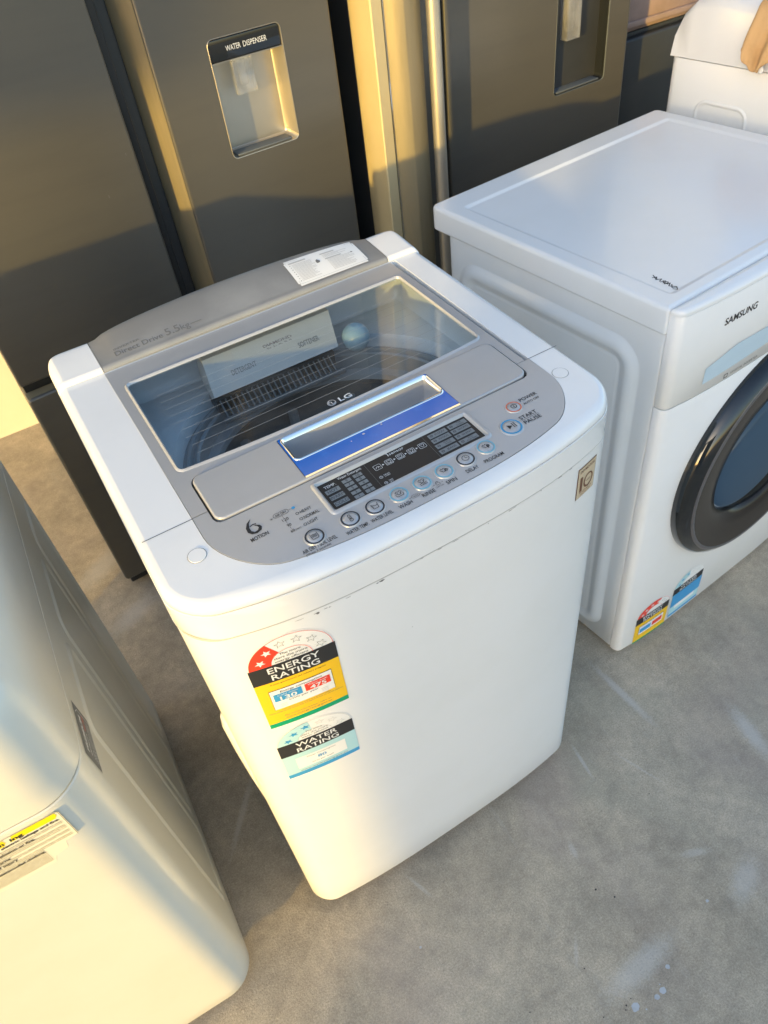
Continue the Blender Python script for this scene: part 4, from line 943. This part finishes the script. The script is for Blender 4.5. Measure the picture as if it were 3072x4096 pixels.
def dispenser(parent, x0, z0, x1, z1, depth, minside, panel_h, words):
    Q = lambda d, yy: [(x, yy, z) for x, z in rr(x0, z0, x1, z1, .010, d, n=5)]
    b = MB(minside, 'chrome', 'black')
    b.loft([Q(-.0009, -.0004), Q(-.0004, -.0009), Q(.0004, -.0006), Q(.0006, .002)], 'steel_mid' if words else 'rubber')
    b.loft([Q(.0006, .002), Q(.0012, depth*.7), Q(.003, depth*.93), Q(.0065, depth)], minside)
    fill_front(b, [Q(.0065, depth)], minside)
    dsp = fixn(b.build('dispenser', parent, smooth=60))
    b = MB('black', 'rubber'); b.box((x0+.012, .004, z0+.001), (x1-.012, depth*.8, z0+.005), 'rubber', .002)
    b.build('drip_tray', dsp)
    if panel_h:
        b = MB('blackgloss', 'inkwhite'); b.box((x0+.0012, .001, z1-panel_h), (x1-.0012, .016, z1-.0012), 'blackgloss', .002); b.box((x0+.0012, .0007, z1-panel_h-.0016), (x1-.0012, .014, z1-panel_h-.0004), 'steel_mid', .0005)
        b.text('WATER', lambda u, v: (u, .0006, v), x0+.033, z1-.0225, 'inkwhite', w=.029, h=.0085); b.text('DISPENSER', lambda u, v: (u, .0006, v), x0+.067, z1-.0225, 'inkwhite', w=.047, h=.0085); b.build('dispenser_panel', dsp)
    return dsp
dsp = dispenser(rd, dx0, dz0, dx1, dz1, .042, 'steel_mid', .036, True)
b = MB('clear'); lx = dx0+.042
b.box((lx, .010, dz0+.098), (lx+.040, .013, dz1-.038), 'clear', .001); b.box((lx, .013, dz0+.098), (lx+.003, .022, dz1-.038), 'clear', .001); b.box((lx+.037, .013, dz0+.098), (lx+.040, .022, dz1-.038), 'clear', .001)
b.box((lx+.012, .014, dz0+.110), (lx+.028, .024, dz1-.036), 'clear', .003); b.build('dispenser_lever', dsp)
for x0_, x1_ in ((0, .387), (.394, FW)):
    b = round_front(x0_, x1_, .055, .600, None, 'steel'); fixn(b.build('drawer', fa_))
b = MB('black', 'steel_light'); b.box((.004, .022, .596), (FW-.004, .060, .634), 'black', .002)
b.add([(.002, .003, .5985), (FW-.002, .003, .5985), (FW-.002, .020, .606), (.002, .020, .606)], [(0, 1, 2, 3)], 'steel_light', True); b.build('drawer_grip', fa_)
b = MB('black'); b.box((.01, .03, .012), (FW-.01, .06, .052), 'black', .004); b.build('kick_plate', fa_)

# ================================================================== SECOND FRIDGE (centre right)
fb = thing('fridge', 'dark steel fridge with sunlit gold edge trims and bar handle, right of the french-door fridge', 'fridge', (.777, .956, 0), .05)
b = MB('cabinet_dark'); b.box((.006, .03, .03), (.735, .72, 1.78), 'cabinet_dark', .003); b.build('cabinet', fb)
def extr(name, P, z0, z1, m, parent, smooth=30):
    b = MB(m); b.loft([[(x, y, z0) for x, y in P], [(x, y, z1) for x, y in P]], m, flat=False); b.fill([[(x, y, z0) for x, y in P]], m, IDF, False); b.fill([[(x, y, z1) for x, y in P]], m); return fixn(b.build(name, parent, smooth=smooth))
extr('edge_trim', [(.000, .040), (.000, -.037), (.002, -.039), (.026, -.037), (.028, -.034), (.028, .040)], .03, 1.78, 'trim_sunlit', fb)
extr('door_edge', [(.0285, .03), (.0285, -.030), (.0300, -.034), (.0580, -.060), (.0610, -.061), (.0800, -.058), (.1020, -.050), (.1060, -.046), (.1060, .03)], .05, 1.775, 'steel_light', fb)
b = MB('chrome'); b.loft([[(.0300+.0013*math.cos(a), -.0350+.0013*math.sin(a), z) for a in [k*math.pi/4 for k in range(8)]] for z in (.05, 1.775)], 'chrome'); b.build('trim_line', fb)
b = MB('steel_mid'); b.tube([(.124, -.062, .30), (.124, -.062, 1.70)], .0135, 'steel_mid', 20); b.box((.112, -.062, 1.60), (.136, .0, 1.63), 'steel_mid', .004); b.box((.112, -.062, .36), (.136, .0, .39), 'steel_mid', .004); b.build('bar_handle', fb, smooth=60)
extr('handle_recess', [(.1065, .03), (.1065, -.005), (.150, .006), (.170, .006), (.194, .010), (.194, .03)], .05, 1.775, 'steel', fb)
hz0, hz1 = .800, 1.20; hx0, hx1 = .503, .665
hole = [(x, 0, z) for x, z in rr(hx0, hz0, hx1, hz1, .010, 0, n=5)]
b = round_front(.196, .735, .55, 1.775, hole, 'steel'); bd = fixn(b.build('door', fb))
ds2 = dispenser(bd, hx0, hz0, hx1, hz1, .060, 'black', 0, False)
b = MB('clear'); b.box((.540, .006, .905), (.543, .034, 1.06), 'clear', .001); b.box((.577, .006, .905), (.580, .034, 1.06), 'clear', .001); b.box((.540, .003, .905), (.580, .006, 1.06), 'clear', .001); b.box((.552, .012, .92), (.568, .030, 1.08), 'clear', .003); b.build('dispenser_lever', ds2)
b = round_front(.196, .735, .055, .545, None, 'steel'); fixn(b.build('drawer', fb))

# ================================================================== RIGHT BACKGROUND
bk = thing('bar_fridge', 'low black fridge in shade between steel fridge and white washer, under a cardboard box', 'fridge', (1.60, 1.10, 0), .02)
b = MB('cabinet_dark'); b.box((0, .03, .02), (.56, .55, .835), 'cabinet_dark', .006); b.build('cabinet', bk)
b = MB('cabinet_dark'); b.box((.0, 0, .03), (.56, .028, .60), 'cabinet_dark', .006); b.box((.0, 0, .606), (.56, .028, .826), 'cabinet_dark', .006); b.build('door', bk)
b = MB('cardboard'); b.box((.0, .0, 0), (.50, .40, .26), 'cardboard', .004); b.box((-.004, -.012, .010), (.504, .0, .024), 'cardboard', .003)
o = b.build('cardboard_box', None, (1.61, 1.12, .838)); tag(o, 'brown cardboard box lying on the low black fridge at the back', 'box')

tl = thing('washing_machine', 'white top-loader at the far right with a tan cloth hanging over its edge', 'washing machine', (1.418, .133, 0), .086)
b = MB('white')
b.loft([[(x, y, z) for x, y in rr(0, 0, .58, .597, .02, d, n=5)] for z, d in ((.02, .003), (.024, 0), (.3, 0), (.7, 0), (.900, 0), (.9035, .0015))], 'white', cap0=True); fixn(b.build('cabinet', tl))
def SE2(d, hh): return [(-hh, y, z) for y, z in rr(.395, .735, .520, .838, (.02, .02, .028, .028), d, n=8, step=.05)]
b = MB('white'); b.loft([SE2(0, .0002), SE2(.003, .0022), SE2(.006, .0024), SE2(.009, .0004)], 'white'); b.fill([SE2(.009, .0004)], 'white'); fixn(b.build('side_grip', tl, smooth=60))
b = MB('white_plastic')
def tp(z, y): return z
secs = []
# cover profile along depth: low at the front, shouldered console at the back, swept across the width
prY = [(0, .905), (0, .955), (.012, .968), (.20, .985), (.40, 1.010), (.50, 1.020), (.555, 1.010), (.580, .985), (.592, .950), (.597, .905)]
secs = [[(x, y*s_+(1-s_)*.3, .905+(z-.905)*s2_) for y, z in prY] for x, s_, s2_ in ((0, 1, .0), (-.0005, 1, .80), (.006, .997, .93), (.020, .990, 1.0), (.56, .990, 1.0), (.574, .997, .93), (.5805, 1, .80), (.58, 1, .0))]
b.loft(secs, 'white_plastic', closed=False); fixn(b.build('top_cover', tl, smooth=50))
# tan cloth over the left edge
cl = MB('cloth', 'paper')
def cloth_pt(u, v):     # u along the machine depth, v from the top over the edge and down
    yy = .300+.118*u
    fold = .006*math.sin(u*19)+.004*math.sin(u*37+1)
    if v < .35: x = .11-.125*v/.35*.9; z = 1.022+.012*math.sin(u*7+v*9)*.5
    else:
        k = (v-.35)/.65; x = -.006-.012*math.sin(min(k*3, 1.57))+fold*.6*k*2; z = 1.015-.098*k-(.012*math.sin(u*11) if k > .8 else 0)
    return (x-.004, yy+.010*math.sin(v*6+u*3)*v, z)
nu, nv = 26, 26; V = [cloth_pt(i/nu, j/nv) for i in range(nu+1) for j in range(nv+1)]
cl.add(V, [(i*(nv+1)+j, (i+1)*(nv+1)+j, (i+1)*(nv+1)+j+1, i*(nv+1)+j+1) for i in range(nu) for j in range(nv)], 'cloth')
cl.box((-.020, .372, .905), (-.017, .388, .922), 'paper')
o = cl.build('cloth', None, (1.418, .133, 0), smooth=180); o.rotation_euler = (0, 0, .086)
so = o.modifiers.new('s', 'SOLIDIFY'); so.thickness = .005; ss = o.modifiers.new('sub', 'SUBSURF'); ss.levels = 1; ss.render_levels = 1
tag(o, 'tan cloth with a small white tag draped over the far right washer', 'cloth')
bw_ = MB('bluecloth', 'inkwhite'); bw_.box((.0, .0, .0), (.12, .10, .012), 'bluecloth', .004); bw_.box((.02, .02, .012), (.07, .05, .0128), 'inkwhite')
o = bw_.build('packet', None, (1.470, .600, 1.030)); o.rotation_euler = (0, 0, .3); tag(o, 'small blue packet on top of the far right washer', 'packet')
